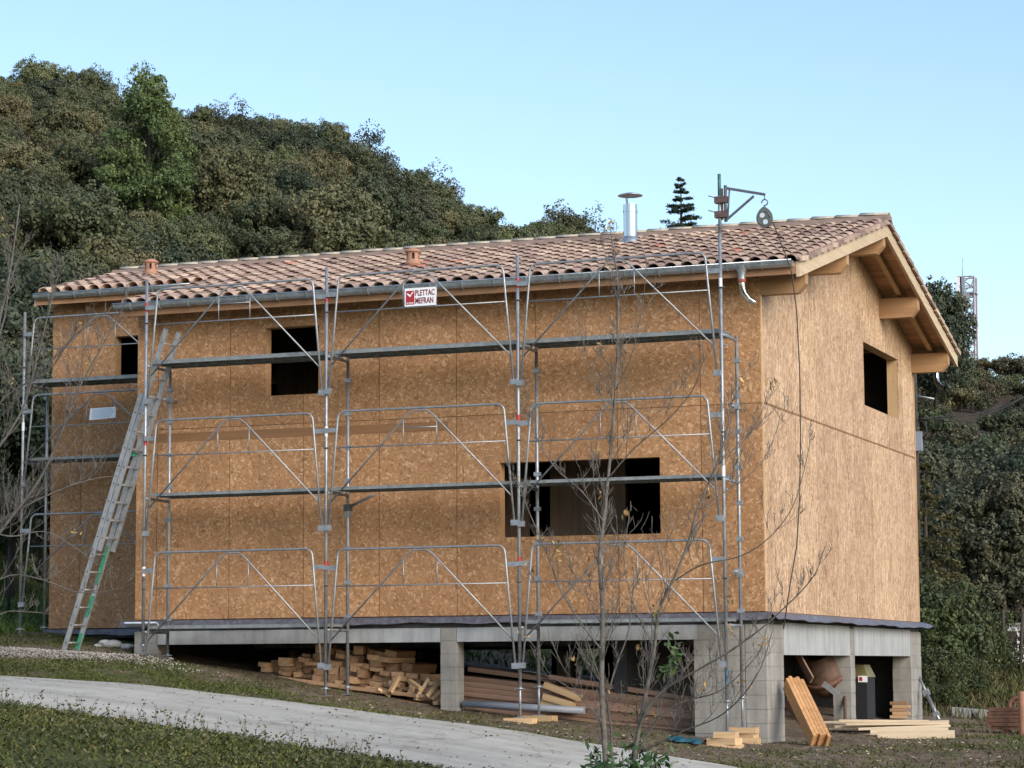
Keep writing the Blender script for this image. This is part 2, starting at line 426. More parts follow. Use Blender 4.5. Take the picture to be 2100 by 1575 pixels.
def obj(name, me, m, parent=None, label=None, cat=None, group=None, kind=None, loc=None):
    if m is not None and not me.materials: me.materials.append(M[m] if isinstance(m, str) else m)
    o = bpy.data.objects.new(name, me); COL.objects.link(o)
    if parent is not None: o.parent = parent
    if loc is not None: o.location = loc
    tag(o, label, cat, group, kind)
    return o


def tag(o, label=None, cat=None, group=None, kind=None):
    if label: o['label'] = label
    if cat: o['category'] = cat
    if group: o['group'] = group
    if kind: o['kind'] = kind
    return o


def thing(name, label, cat, loc=(0, 0, 0), group=None):
    o = bpy.data.objects.new(name, None); COL.objects.link(o); o.location = loc
    return tag(o, label, cat, group)


def dup(o, parent=None):
    c = o.copy(); COL.objects.link(c)
    if parent is not None: c.parent = parent
    for ch in o.children: dup(ch, c)
    return c


def np_mesh(name, verts, quads):
    """fast mesh from numpy arrays, quads (n,4) or tris (n,3)"""
    me = bpy.data.meshes.new(name); k = quads.shape[1]
    me.vertices.add(len(verts)); me.vertices.foreach_set('co', verts.astype(np.float32).ravel())
    me.loops.add(quads.size); me.loops.foreach_set('vertex_index', quads.astype(np.int32).ravel())
    me.polygons.add(len(quads)); me.polygons.foreach_set('loop_start', np.arange(0, quads.size, k, dtype=np.int32))
    me.update(calc_edges=True); me.validate()
    return me


# ------------------------------------------------------------------ terrain
ROAD_UP = [(-400, 1362), (0, 1385), (300, 1404), (600, 1440), (1000, 1490), (1300, 1538), (1500, 1572), (1800, 1625), (2400, 1730)]
ROAD_LO = [(-400, 1392), (0, 1440), (350, 1490), (700, 1544), (900, 1576), (1200, 1624), (1500, 1680), (1900, 1755), (2600, 1880)]
YU, YL = -4.2, -7.9
up_pts = [at(a, b, 1, YU) for a, b in ROAD_UP]
lo_pts = [at(a, b, 1, YL) for a, b in ROAD_LO]


def edge_z(pts, x):
    xs = np.array([p[0] for p in pts]); zs = np.array([p[2] for p in pts])
    return np.interp(x, xs, zs)


ctrl = [(-9.25, -1.06, -.55), (-6.29, -1.06, -1.16), (-3.27, -1.06, -1.53), (-.25, -1.06, -1.86), (-.26, -.31, -1.78), (-9.2, -.31, -.66),
        (-6.25, -.31, -1.14), (-3.27, -.31, -1.5), (-4.8, 0, -1.38), (0, 0, -1.83), (0, 1.2, -1.81), (0, 4.2, -1.70), (0, 9.6, -1.74), (0, 11, -1.75),
        (-10.73, -.9, -.53), (-10.7, -.5, -.5), (-13.3, 1.95, -.18), (-13.2, 2.7, -.15), (-12.0, 0.5, -.33), (-10.4, 0.3, -.42), (-9.5, .2, -.62),
        (-11.5, 3.0, -.35), (-10, 4, -.55), (-8, 5, -.85), (-4, 5, -1.25), (-12, 9, -.4), (-6, 11.5, -.95), (-3, 11.5, -1.2),
        (-6, 16, -.45), (-10, 15, -.2), (-15, 8, .25), (-17, 4, .15), (-20, 10, .7), (-2, 18, -.9), (2, 16, -1.7), (8, 8, -1.8), (8, 0, -1.85), (16, 8, -1.8),
        (4, -1, -1.88), (20, 25, -1.7), (6, 25, -1.6), (-20, -1, .05), (-30, 0, .5), (-40, -5, .8), (-30, 12, 1.6),
        (30, 0, -2), (45, -20, -2.6), (9, -33.6, -2.4), (-8, -33, -2.6), (-30, -30, -2.3), (25, -33, -2.6), (9, -20, -2.5), (-40, -18, -1.2),
        (-60, 20, 2.5), (60, 20, -2), (25, 45, -1.5), (45, 45, -1.5), (5, 45, -1.0), (-15, 45, .6), (-40, 45, 2.5), (12, 35, -1.5)]
for x in np.arange(-22, 12.1, 2.8):
    zu, zl = float(edge_z(up_pts, x)), float(edge_z(lo_pts, x))
    ctrl += [(x, YU, zu - .05), (x, (YU + YL) / 2, (zu + zl) / 2 - .09), (x, YL, zl - .0), (x, YL - 1.2, zl - .06), (x, -12, zl - .42)]
CT = np.array(ctrl)


def _rbf_fit():
    P = CT[:, :2]; n = len(P)
    D = np.linalg.norm(P[:, None] - P[None], axis=2)
    A = np.zeros((n + 3, n + 3)); A[:n, :n] = D + 0.02 * np.eye(n) * -1
    A[:n, n] = 1; A[:n, n + 1:] = P; A[n, :n] = 1; A[n + 1:, :n] = P.T
    return np.linalg.solve(A, np.concatenate([CT[:, 2], [0, 0, 0]]))


W_RBF = _rbf_fit()


def near_z(x, y):
    q = np.stack([x, y], -1); out = np.zeros(len(q))
    for i in range(0, len(q), 20000):
        c = q[i:i + 20000]
        D = np.linalg.norm(c[:, None] - CT[None, :, :2], axis=2)
        out[i:i + 20000] = D @ W_RBF[:-3] + W_RBF[-3] + c @ W_RBF[-2:]
    return out


SKY_X = [-1500, -600, 0, 380, 700, 800, 1000, 1250, 1500, 1800, 1950, 2100, 2700, 3600]
SKY_Y = [215, 225, 265, 325, 365, 450, 550, 575, 680, 800, 775, 800, 650, 700]
TR_X = [-1500, 1250, 1700, 1950, 3600]; TR_Y = [112, 112, 190, 250, 250]
TB_X = [-1500, 0, 1250, 1700, 1950, 3600]; TB_Y = [50, 54, 60, 66, 72, 80]


def polar(x, y):
    dx, dy = x - CAM[0], y - CAM[1]
    t = np.hypot(dx, dy); az = np.arctan2(dx, dy) - YAW
    front = np.cos(az) > 0.35
    px = np.where(front, 1050 + FPX * np.tan(np.where(front, az, 0)), np.where(az > 0, 9999, -9999))
    return px, t, front


def gz(x, y):
    x = np.atleast_1d(np.asarray(x, float)); y = np.atleast_1d(np.asarray(y, float))
    xc, yc = np.clip(x, -60, 60), np.clip(y, -60, 45)
    z = near_z(xc, yc)
    px, t, front = polar(x, y)
    pxc = np.clip(px, -1500, 3600)
    tr = np.interp(pxc, TR_X, TR_Y); tb = np.interp(pxc, TB_X, TB_Y)
    zr = CAM[2] + tr * (1366 - np.interp(pxc, SKY_X, SKY_Y)) / FPX
    k = np.clip((t - tb) / (tr - tb), 0, 1); k = k * k * (1.6 - 0.6 * k) * 0.45 + k * 0.55
    fall = np.clip((t - tr) / 200, 0, 1)
    fade = np.clip(1.5 - np.abs(px - 1050) / 4000, 0, 1) * front
    hz = z + (zr - z) * k
    hz = hz * (1 - fall * 0.8)
    return z + (hz - z) * fade


def g1(x, y): return float(gz(x, y)[0])


DIRT = [(-2, -1.9, 2.0, .14), (2.5, -.6, 2.6, .16), (-4.5, -2.0, 1.8, .10), (-11, -1.2, 1.0, .12), (0, -3.6, 2.2, .12), (3, -3, 2, .10), (-5, 4, 6, .5), (-9, 6, 5, .4), (-2, 8, 5, .4), (-8, -1.5, 1.5, -.1)]


def axis_vals(lo, hi, step, far):
    v = list(np.arange(lo, hi + 1e-6, step)); s = step
    a = hi
    while a < far: s *= 1.22; a += s; v.append(a)
    s = step; a = lo
    while a > -far: s *= 1.22; a -= s; v.insert(0, a)
    return np.array(v)


def build_ground():
    xs = axis_vals(-22, 13, .3, 900); ys = axis_vals(-18, 14, .3, 900)
    X, Y = np.meshgrid(xs, ys); Z = gz(X.ravel(), Y.ravel())
    wob = .02 * (np.sin(X.ravel() * 3.1 + np.sin(Y.ravel() * 2.3)) * np.cos(Y.ravel() * 2.7 + X.ravel()))
    inroad = (Y.ravel() > YL - .3) & (Y.ravel() < YU + .3)
    Z = Z + np.where(inroad, 0, wob)
    nx, ny = len(xs), len(ys)
    i = (np.arange(ny - 1)[:, None] * nx + np.arange(nx - 1)[None]).ravel()
    q = np.stack([i, i + 1, i + nx + 1, i + nx], 1)
    me = np_mesh('ground', np.stack([X.ravel(), Y.ravel(), Z], 1), q)
    me.polygons.foreach_set('use_smooth', [True] * len(me.polygons))
    d = np.zeros(X.size)
    for x, y, r, a in DIRT: d += a * np.exp(-((X.ravel() - x) ** 2 + (Y.ravel() - y) ** 2) / r ** 2)
    d -= .12 * (Y.ravel() < -8)
    me.attributes.new('dirt', 'FLOAT', 'POINT').data.foreach_set('value', d.astype(np.float32))
    _, t, _ = polar(X.ravel(), Y.ravel())
    me.attributes.new('hill', 'FLOAT', 'POINT').data.foreach_set('value', np.clip((t - 55) / 8, 0, 1).astype(np.float32))
    obj('ground', me, 'ground', kind='structure')
    # the road
    xs = np.arange(-40, 14, .5); nv = 9; vs = []; fs = []
    for k, x in enumerate(xs):
        zu, zl = float(edge_z(up_pts, x)), float(edge_z(lo_pts, x))
        for j in range(nv):
            a = j / (nv - 1); e = .06 * math.sin(x * 2.1) + .05 * math.sin(x * 5.3)
            vs.append((x, YU + (YL - YU) * a + e * (1 if j in (0, nv - 1) else 0), zu + (zl - zu) * a + .035 * math.sin(math.pi * a)))
    for k in range(len(xs) - 1):
        for j in range(nv - 1): fs.append((k * nv + j, k * nv + j + 1, (k + 1) * nv + j + 1, (k + 1) * nv + j))
    mb = MB(); mb.add(vs, [f[::-1] for f in fs], True); mb.build('road', 'road', kind='structure')


build_ground()

# ------------------------------------------------------------------ house
SLOPE = 0.26
SET = 3.0                 # the left end of the house stands back
LX, MX, W = -13.4, -10.0, 10.39
APEX = W / 2
ZJ = 2.93


def zt(y): return 4.81 + SLOPE * ((y if y <= APEX else W - y) + .55)      # top of roof boards
def zu(y): return zt(y) - .21                                             # underside of the barge


house = thing('house', 'two-storey timber-framed house clad in bare strand board under a clay tile roof', 'house', (0, 0, 0))


def panel_mesh(rect, holes, mapf, t, clip=None):
    """flat panel with rectangular holes; mapf(u, v, depth) -> world"""
    u0, v0, u1, v1 = rect
    us = sorted({u0, u1} | {k for h in holes for k in (h[0], h[2]) if u0 < k < u1}); vs_ = sorted({v0, v1} | {k for h in holes for k in (h[1], h[3]) if v0 < k < v1})
    bm = bmesh.new(); cache = {}

    def vert(u, v):
        if (u, v) not in cache: cache[(u, v)] = bm.verts.new(mapf(u, v, 0))
        return cache[(u, v)]
    for a, b in zip(us, us[1:]):
        for c, d in zip(vs_, vs_[1:]):
            mu, mv = (a + b) / 2, (c + d) / 2
            if any(h[0] < mu < h[2] and h[1] < mv < h[3] for h in holes): continue
            bm.faces.new([vert(a, c), vert(b, c), vert(b, d), vert(a, d)])
    if not bm.faces: bm.free(); return None
    if clip:
        for co, no in clip:
            bmesh.ops.bisect_plane(bm, geom=bm.verts[:] + bm.edges[:] + bm.faces[:], plane_co=co, plane_no=no, clear_outer=True)
        if not bm.faces: bm.free(); return None
    n = Vector(mapf(0, 0, 1)) - Vector(mapf(0, 0, 0))
    seen = {}; k = 0
    for f in bm.faces:
        if f in seen: continue
        todo = [f]; seen[f] = k
        while todo:
            g = todo.pop()
            for e in g.edges:
                for h in e.link_faces:
                    if h not in seen: seen[h] = k; todo.append(h)
        k += 1
    out = []
    for q in range(k):
        b2 = bmesh.new(); vm = {}
        for f in bm.faces:
            if seen[f] != q: continue
            for v in f.verts:
                if v not in vm: vm[v] = b2.verts.new(v.co)
            b2.faces.new([vm[v] for v in f.verts])
        r = bmesh.ops.extrude_face_region(b2, geom=b2.faces[:])
        for v in r['geom']:
            if isinstance(v, bmesh.types.BMVert): v.co += n * t
        bmesh.ops.recalc_face_normals(b2, faces=b2.faces[:])
        me = bpy.data.meshes.new('panel'); b2.to_mesh(me); b2.free(); out.append(me)
    bm.free()
    return out


def wall(prefix, u0, u1, vsplit, holes, mapf, m, core_m, step=1.25, off=0.0, clip=None, T=.2):
    G = .006
    js = [u0] + [k for k in np.arange(u0 + off, u1, step) if u0 + .05 < k < u1 - .05] + [u1]
    for lvl, (va, vb) in enumerate(zip(vsplit, vsplit[1:])):
        for a, b in zip(js, js[1:]):
            me = panel_mesh((a + G, va + G, b - G, vb - G), holes, mapf, .016, clip)
            for q in me or (): obj('panel', q, m, house)
    big = [(h[0] - 0, h[1] - 0, h[2] + 0, h[3] + 0) for h in holes]
    me = panel_mesh((u0 + .02, vsplit[0] + .012, u1 - .02, vsplit[-1]), big, lambda u, v, d: mapf(u, v, d + .016 if d == 0 else d + .016), T - .02, clip)
    for q in me or (): obj('wall', q, core_m, house)


FW = lambda y0: (lambda u, v, d: (u, y0 + d, v))
GW = lambda u, v, d: (-d, u, v)
LWf = lambda u, v, d: (LX + d, u, v)
BW = lambda u, v, d: (u, W - d, v)
win_up = (-7.80, 3.375, -6.905, 4.42)
win_wide = (-3.97, 1.128, -1.517, 2.22)
win_left = (-12.165, 4.20, -11.45, 4.894)
win_gable = (6.415, 3.52, 9.07, 4.577)
wall('front', MX, 0, [0, ZJ, 4.86], [win_up, win_wide], FW(0), 'osb_front', 'beam_x', 1.25, .35)
wall('left', LX, MX + .1, [-.06, ZJ, 5.62], [win_left], FW(SET), 'osb_front', 'beam_x', 1.25, .6)
ca = math.atan(SLOPE)
clips = [(Vector((0, 0, zt(0) - .035)), Vector((0, -math.sin(ca), math.cos(ca)))), (Vector((0, W, zt(W) - .035)), Vector((0, math.sin(ca), math.cos(ca))))]
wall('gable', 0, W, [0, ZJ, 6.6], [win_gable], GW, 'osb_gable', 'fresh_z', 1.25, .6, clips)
wall('rear', LX, 0, [0, ZJ, 4.86], [], BW, 'osb_front', 'dark', 2.5, .6)
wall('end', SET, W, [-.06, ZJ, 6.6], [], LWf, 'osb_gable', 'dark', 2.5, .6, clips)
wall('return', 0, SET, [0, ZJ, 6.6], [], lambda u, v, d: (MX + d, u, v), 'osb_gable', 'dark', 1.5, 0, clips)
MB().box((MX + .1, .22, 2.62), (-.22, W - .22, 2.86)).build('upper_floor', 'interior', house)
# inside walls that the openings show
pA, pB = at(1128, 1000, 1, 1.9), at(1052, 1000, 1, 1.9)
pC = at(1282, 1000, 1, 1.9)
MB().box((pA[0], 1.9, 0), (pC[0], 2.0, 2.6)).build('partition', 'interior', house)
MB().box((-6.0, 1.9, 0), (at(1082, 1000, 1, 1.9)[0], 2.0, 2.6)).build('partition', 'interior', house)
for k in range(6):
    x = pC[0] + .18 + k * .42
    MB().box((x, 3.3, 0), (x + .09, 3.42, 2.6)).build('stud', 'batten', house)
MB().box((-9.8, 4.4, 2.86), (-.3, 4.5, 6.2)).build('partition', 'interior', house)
# battens and trims on the front
MB().box((-9.86, -.006, 2.735), (-4.78, -.0005, 2.865)).build('joint_batten', 'batten', house)
MB().box((.0005, .012, .01), (.012, .055, 4.5)).build('corner_trim', 'fresh_z', house)
MB().box((.0005, W - .06, .01), (.012, W - .012, 4.75)).build('corner_trim', 'fresh_z', house)
MB().box((.0005, .07, 2.945), (.006, W - .1, 2.958)).build('joint_seam', 'batten', house)
MB().box((MX - .012, -.006, .02), (MX + .10, -.0005, 4.8)).build('corner_trim', 'osb_front', house)

# slab, membrane, beams
MB().box((MX + .05, .05, -.17), (-.02, W - .05, -.01)).box((LX + .05, SET + .05, -.22), (MX + .05, W - .05, -.06)).build('slab', 'slabedge', house)
mb = MB()
NSEG = 60
for (x0, x1, yy, zz) in ((MX - .25, .10, 0, 0), (LX - .05, MX - .1, SET, -.06)):
    vs = []; fs = []
    for i in range(NSEG + 1):
        x = x0 + (x1 - x0) * i / NSEG; w = .012 * math.sin(x * 3.3) + .008 * math.sin(x * 9.1)
        vs += [(x, yy + .012, zz - .004), (x, yy - .05, zz - .02), (x, yy - .075 + w, zz - .105 + w)]
    for i in range(NSEG):
        a = i * 3; fs += [(a, a + 1, a + 4, a + 3), (a + 1, a + 2, a + 5, a + 4)]
    mb.add(vs, fs)
mem = mb.build('membrane', 'membrane', house)
sol = mem.modifiers.new('thick', 'SOLIDIFY'); sol.thickness = .008
mb = MB(); vs = []; fs = []
for i in range(NSEG + 1):
    y = -.02 + (W + .32) * i / NSEG; w = .015 * math.sin(y * 2.1) + .01 * math.sin(y * 6.1); tip = .10 * max(0, (y - W + .1))
    vs += [(-.012, y, -.004), (.10, y, -.03), (.19 + w, y, -.115 + w * .6 + tip)]
for i in range(NSEG):
    a = i * 3; fs += [(a, a + 3, a + 4, a + 1), (a + 1, a + 4, a + 5, a + 2)]
mem = mb.add(vs, fs).build('membrane', 'membrane', house)
sol = mem.modifiers.new('thick', 'SOLIDIFY'); sol.thickness = .008
MB().box((-9.62, .0, -.378), (-4.92, .16, -.172)).build('beam', 'beamc', house)
MB().box((-4.66, .0, -.378), (-1.0, .16, -.172)).build('beam', 'beamc', house)
MB().box((-.15, .97, -.60), (.0, 5.02, -.14)).build('beam', 'beamc', house)
MB().box((-.15, 5.34, -.60), (.0, 9.55, -.14)).build('beam', 'beamc', house)
for y in (3.4, 6.9, W - .2):
    MB().box((MX + .3, y, -.42), (-.35, y + .18, -.172)).build('beam', 'beamc', house)


def pier(x0, x1, y0, y1, ztop, bl=.45, seed=1):
    """stack of concrete blocks with recessed mortar joints"""
    r = random.Random(seed)
    zb = min(g1(x, y) for x in (x0, x1) for y in (y0, y1)) - .12
    p = MB().box((x0 + .006, y0 + .006, zb), (x1 - .006, y1 - .006, ztop)).build('pier', 'mortar', house)
    n = max(1, round((ztop - zb) / .205)); h = (ztop - zb) / n
    for k in range(n):
        lx, ly = x1 - x0, y1 - y0
        ax = 0 if lx >= ly else 1
        L0, L1 = (x0, x1) if ax == 0 else (y0, y1)
        cuts = [L0] + [c for c in np.arange(L0 + (bl if k % 2 else bl / 2), L1 - .08, bl)] + [L1]
        for a, b in zip(cuts, cuts[1:]):
            g = .006; q = r.uniform(-.003, .003)
            lo = (a + g, y0 + q, zb + k * h + g) if ax == 0 else (x0 + q, a + g, zb + k * h + g)
            hi = (b - g, y1 - q, zb + (k + 1) * h - g) if ax == 0 else (x1 - q, b - g, zb + (k + 1) * h - g)
            if a == L0: lo = (lo[0] - g, lo[1], lo[2]) if ax == 0 else (lo[0], lo[1] - g, lo[2])
            if b == L1: hi = (hi[0] + g, hi[1], hi[2]) if ax == 0 else (hi[0], hi[1] + g, hi[2])
            MB().box(lo, hi).build('block', 'block', p)
    return p


pier(-1.05, -.31, .0, .3, -.172, seed=2)
pier(-.30, .0, .002, .94, -.172, seed=3)
pier(-4.915, -4.665, .0, .28, -.172, seed=4)
pier(-10.02, -9.63, .0, .3, -.172, seed=5)
pier(-.29, .0, 5.03, 5.33, -.172, seed=6)
pier(-.32, .0, 9.56, 10.45, -.172, seed=7)
for x in (-9.8, -4.9):
    for y in (4.9, W - .3): pier(x, x + .28, y, y + .28, -.43, seed=8)
for a_, b_, y_ in ((LX + .1, at(938, 1350, 1, W - .3)[0], W - .3), (at(1131, 1350, 1, W - .3)[0], at(1158, 1350, 1, W - .3)[0], W - .3), (at(1239, 1350, 1, W - .3)[0], -.35, W - .3)):
    MB().box((a_, y_, -2.3), (b_, y_ + .2, -.172)).build('foundation_wall', 'undershade', house)
MB().box((-2.45, .6, -2.3), (-2.25, W - .31, -.172)).build('foundation_wall', 'undershade', house)
MB().box((LX + .1, SET + .3, -1.2), (LX + .3, W - .1, -.225)).build('foundation_wall', 'slabedge', house)
MB().box((MX + .03, .32, -1.4), (MX + .2, W - .32, -.172)).build('foundation_wall', 'undershade', house)
pier(-13.2, -12.8, SET + .3, SET + .6, -.225, seed=11)

# purlins, rafters, barge boards, soffit
for y in (.09, 2.62, APEX, 7.77, 10.3):
    zb = zu(y) - .30 if y not in (.09, 10.3) else zu(y) - .27
    h = .30 if y != APEX else .28
    zb = zu(y) - h + (.0 if y != APEX else -.0)
    mb = MB(); vs = []
    x0, x1, c = -.25, .66, .11
    prof = [(x0, zb), (x1 - c, zb), (x1, zb + c * 1.15), (x1, zb + h + .04), (x0, zb + h + .04)]
    for s_ in (-.085, .085): vs += [(x, y + s_, z) for x, z in prof]
    mb.add(vs, [(0, 1, 2, 3, 4), (9, 8, 7, 6, 5)] + [(i, 5 + i, 5 + (i + 1) % 5, (i + 1) % 5) for i in range(5)])
    mb.build('purlin', 'beam_x', house)
    if y > SET + .3 or y < 0: MB().box((LX - .05, y - .085, zb), (LX + .02, y + .085, zb + h)).build('purlin', 'beam_x', house)
MB().box((LX - .05, SET + .02, zu(SET) - .12), (LX + .02, SET + .2, zu(SET + .1) + .04)).build('purlin', 'beam_x', house)


def slope_bar(name, m, x0, x1, ya, yb, hl, hu):
    """bar that follows the roof slope between ya and yb, hl/hu below the board top"""
    vs = [(x, y, zt(y) - h) for x in (x0, x1) for y, h in ((ya, hl), (yb, hl), (yb, hu), (ya, hu))]
    return MB().add(vs, [(0, 1, 2, 3)[::-1], (4, 5, 6, 7), (0, 1, 5, 4), (1, 2, 6, 5), (2, 3, 7, 6), (3, 0, 4, 7)]).build(name, m, house)


YE = -.50
for xv in (.66,):
    slope_bar('barge_board', 'barge', xv, xv + .05, YE, 2.68, .21, -.01)
    slope_bar('barge_board', 'barge', xv, xv + .05, 2.684, APEX - .002, .21, -.01)
    slope_bar('barge_board', 'barge', xv, xv + .05, W - YE, 7.9, .21, -.01)
    slope_bar('barge_board', 'barge', xv, xv + .05, 7.896, APEX + .002, .21, -.01)
slope_bar('barge_board', 'barge', LX - .07, LX - .03, SET - .5, APEX - .002, .19, -.01)
slope_bar('rafter', 'fresh_y', .30, .38, YE + .05, APEX - .01, .13, .031)
slope_bar('rafter', 'fresh_y', .30, .38, W - YE - .05, APEX + .01, .13, .031)
nb = 42
for k in range(nb):
    a = YE + (APEX - YE) * k / nb; b = YE + (APEX - YE) * (k + 1) / nb - .006
    slope_bar('soffit_board', 'soffit', -.02, .655, a, b, .03, .0)
    slope_bar('soffit_board', 'soffit', -.02, .655, W - a, W - b, .03, .0)
for x in np.arange(MX + .12, -.1, .56):
    slope_bar('rafter', 'fresh_y', x, x + .08, YE + .04, .3, .15, .031)
for x in np.arange(LX + .2, MX, .56):
    slope_bar('rafter', 'fresh_y', x, x + .08, SET + YE + .04, SET + .3, .15, .031)
for k in range(5):
    a = YE + .165 * k
    slope_bar('eave_board', 'soffit', MX - .06, -.025, a, a + .158, .03, .0)
    slope_bar('eave_board', 'soffit', LX - .03, MX - .07, SET + a, SET + a + .158, .03, .0)
MB().box((MX - .06, YE - .012, zt(YE) - .17), (.655, YE + .012, zt(YE) - .005)).build('fascia_board', 'soffit', house)
MB().box((LX - .03, SET + YE - .012, zt(SET + YE) - .17), (MX - .065, SET + YE + .012, zt(SET + YE) - .005)).build('fascia_board', 'soffit', house)

# roof body: a closed deck, tiles on it
rv = [(MX - .06, .33), (-.03, .33)]
mb = MB()


def deck(x0, x1, ya, yb):
    mb.add([(x, y, zt(y) - h) for x in (x0, x1) for y, h in ((ya, .03), (yb, .03), (yb, .001), (ya, .001))],
           [(3, 2, 1, 0), (4, 5, 6, 7), (0, 1, 5, 4), (1, 2, 6, 5), (2, 3, 7, 6), (3, 0, 4, 7)])


deck(MX - .06, -.03, .34, APEX); deck(-.03, LX - .03, W - YE, APEX); deck(LX - .03, MX - .06, SET + .34, APEX)
roof = mb.build('roof', 'soffit', house)

PITCH_X, COURSE, TL = .25, .37, .44
cs_, sn_ = math.cos(ca), math.sin(ca)


def tile_mesh():
    """one interlocking barrel tile: barrel, flat pan, visible front thickness; local x across, y up the slope, z normal"""
    prof = []
    for k in range(9):
        a = math.pi - math.pi * k / 8
        prof.append((.094 + .097 * math.cos(a), .012 + .076 * math.sin(a)))
    prof += [(.215, .006), (.258, .016)]
    vs = []; th = .014
    for yy, lift, sc in ((0, .030, 1.0), (TL, .0, .93)):
        for x, z in prof: vs.append((x, yy, z * sc + lift))
        for x, z in prof: vs.append((x, yy, z * sc + lift - th))
    n = len(prof); fs = []
    for k in range(n - 1):
        fs.append((k, k + 1, 2 * n + k + 1, 2 * n + k))            # top
        fs.append((n + k + 1, n + k, 3 * n + k, 3 * n + k + 1))    # under
        fs.append((n + k, n + k + 1, k + 1, k))                    # front edge
    fs.append((0, 2 * n, 3 * n, n)); fs.append((n - 1, 2 * n - 1, 4 * n - 1, 3 * n - 1))
    return vs, fs, n


tv, tf, tn = tile_mesh()
tile_me = MB().add(tv, tf, True).mesh('tile')
tile_me.materials.append(M['tile'])
try: tile_me.shade_auto_smooth(angle=.7)
except Exception: pass
TVa = np.array(tv); TFq = [f for f in tf if len(f) == 4]
spots = []
X_R = .735
ncol = int((X_R - (LX - .08)) / PITCH_X) + 1
nrow = 16
for c in range(ncol):
    x = X_R - (c + 1) * PITCH_X + .01
    for r in range(nrow):
        y = YE - .04 + r * COURSE * cs_
        if x < MX - .08 and y < SET + YE - .1: continue
        if y > APEX - .1: continue
        spots.append((x, y, 0))
    for r in range(nrow):
        y = W - YE + .04 - r * COURSE * cs_
        if y < APEX + .1: continue
        spots.append((x, y, 1))


def tile_xform(x, y, side, rr):
    jx, jr, jz = rr.uniform(-.006, .006), rr.uniform(-.015, .015), rr.uniform(-.004, .006)
    base = Matrix.Translation((x + jx, y, zt(y) + .004 + jz))
    if side == 0: R_ = Matrix.Rotation(ca, 4, 'X')
    else: R_ = Matrix.Translation((PITCH_X, 0, 0)) @ Matrix.Rotation(math.pi, 4, 'Z') @ Matrix.Rotation(ca, 4, 'X')
    return base @ R_ @ Matrix.Rotation(jr, 4, 'Z')


rr = random.Random(3)
front = [s_ for s_ in spots if s_[2] == 0]
front.sort(key=lambda s_: (s_[0] - CAM[0]) ** 2 + (s_[1] - CAM[1]) ** 2 * .4)
near_t, rest = front[:300], front[300:] + [s_ for s_ in spots if s_[2] == 1]
for x, y, sd_ in near_t:
    o = bpy.data.objects.new('tile', tile_me); COL.objects.link(o); o.parent = roof
    o.matrix_local = tile_xform(x, y, sd_, rr)
allv = []; allf = []
Tq = np.array(TFq)
for k, (x, y, sd_) in enumerate(rest):
    mw = np.array(tile_xform(x, y, sd_, rr))
    allv.append(TVa @ mw[:3, :3].T + mw[:3, 3]); allf.append(Tq + k * len(TVa))
me = np_mesh('roof_tiles', np.concatenate(allv), np.concatenate(allf))
me.polygons.foreach_set('use_smooth', [True] * len(me.polygons))
try: me.shade_auto_smooth(angle=.7)
except Exception: pass
obj('roof_tiles', me, 'tile', roof, kind='stuff')
# verge flaps at the gable, ridge
mb_v = []
for r in range(nrow):
    y = YE - .04 + r * COURSE * cs_
    vs = [(X_R + dx, y + dy, zt(y) + SLOPE * dy + dz) for dx in (-.01, .03) for dy, dz in ((0, .012), (TL * cs_ * .86, -.012), (TL * cs_ * .86, .055), (0, .085))]
    MB().add(vs, [(3, 2, 1, 0), (4, 5, 6, 7), (0, 1, 5, 4), (1, 2, 6, 5), (2, 3, 7, 6), (3, 0, 4, 7)]).build('verge_tile', 'tile', roof)
    y2 = W - y
    vs = [(X_R + dx, y2 - dy, zt(y) + SLOPE * dy + dz) for dx in (-.01, .03) for dy, dz in ((0, .012), (TL * cs_ * .86, -.012), (TL * cs_ * .86, .055), (0, .085))]
    MB().add(vs, [(0, 1, 2, 3), (7, 6, 5, 4), (4, 5, 1, 0), (5, 6, 2, 1), (6, 7, 3, 2), (7, 4, 0, 3)]).build('verge_tile', 'tile', roof)
vs = [(x, APEX + s_ * .20, zt(APEX) + z) for x in (LX - .06, X_R + .03) for s_, z in ((-1, .02), (-.6, .125), (.6, .125), (1, .02))]
MB().add(vs, [(0, 1, 2, 3), (7, 6, 5, 4), (0, 4, 5, 1), (1, 5, 6, 2), (2, 6, 7, 3)]).build('ridge_mortar', 'mortarband', roof)
vs = []; fs = []
nsg = 8
for e, (x, r0) in enumerate(((0, .125), (.46, .112))):
    for ri in (r0, r0 - .016):
        for k in range(nsg + 1):
            a = math.radians(15) + math.radians(150) * k / nsg
            vs.append((x, ri * 1.1 * math.cos(a), ri * .62 * math.sin(a) + (.012 if e == 0 else 0)))
n = nsg + 1
for k in range(nsg):
    fs += [(k, k + 1, 2 * n + k + 1, 2 * n + k), (n + k + 1, n + k, 3 * n + k, 3 * n + k + 1), (n + k, n + k + 1, k + 1, k), (2 * n + k, 2 * n + k + 1, 3 * n + k + 1, 3 * n + k)]
ridge_me = MB().add(vs, [f[::-1] for f in fs], True).mesh('ridge_tile'); ridge_me.materials.append(M['ridge'])
x = X_R - .44
while x > LX - .25:
    o = bpy.data.objects.new('ridge_tile', ridge_me); COL.objects.link(o); o.parent = roof
    o.location = (x, APEX + rr.uniform(-.008, .008), zt(APEX) + .108 + rr.uniform(-.004, .004)); o.rotation_euler = (0, 0, rr.uniform(-.012, .012)); x -= .40


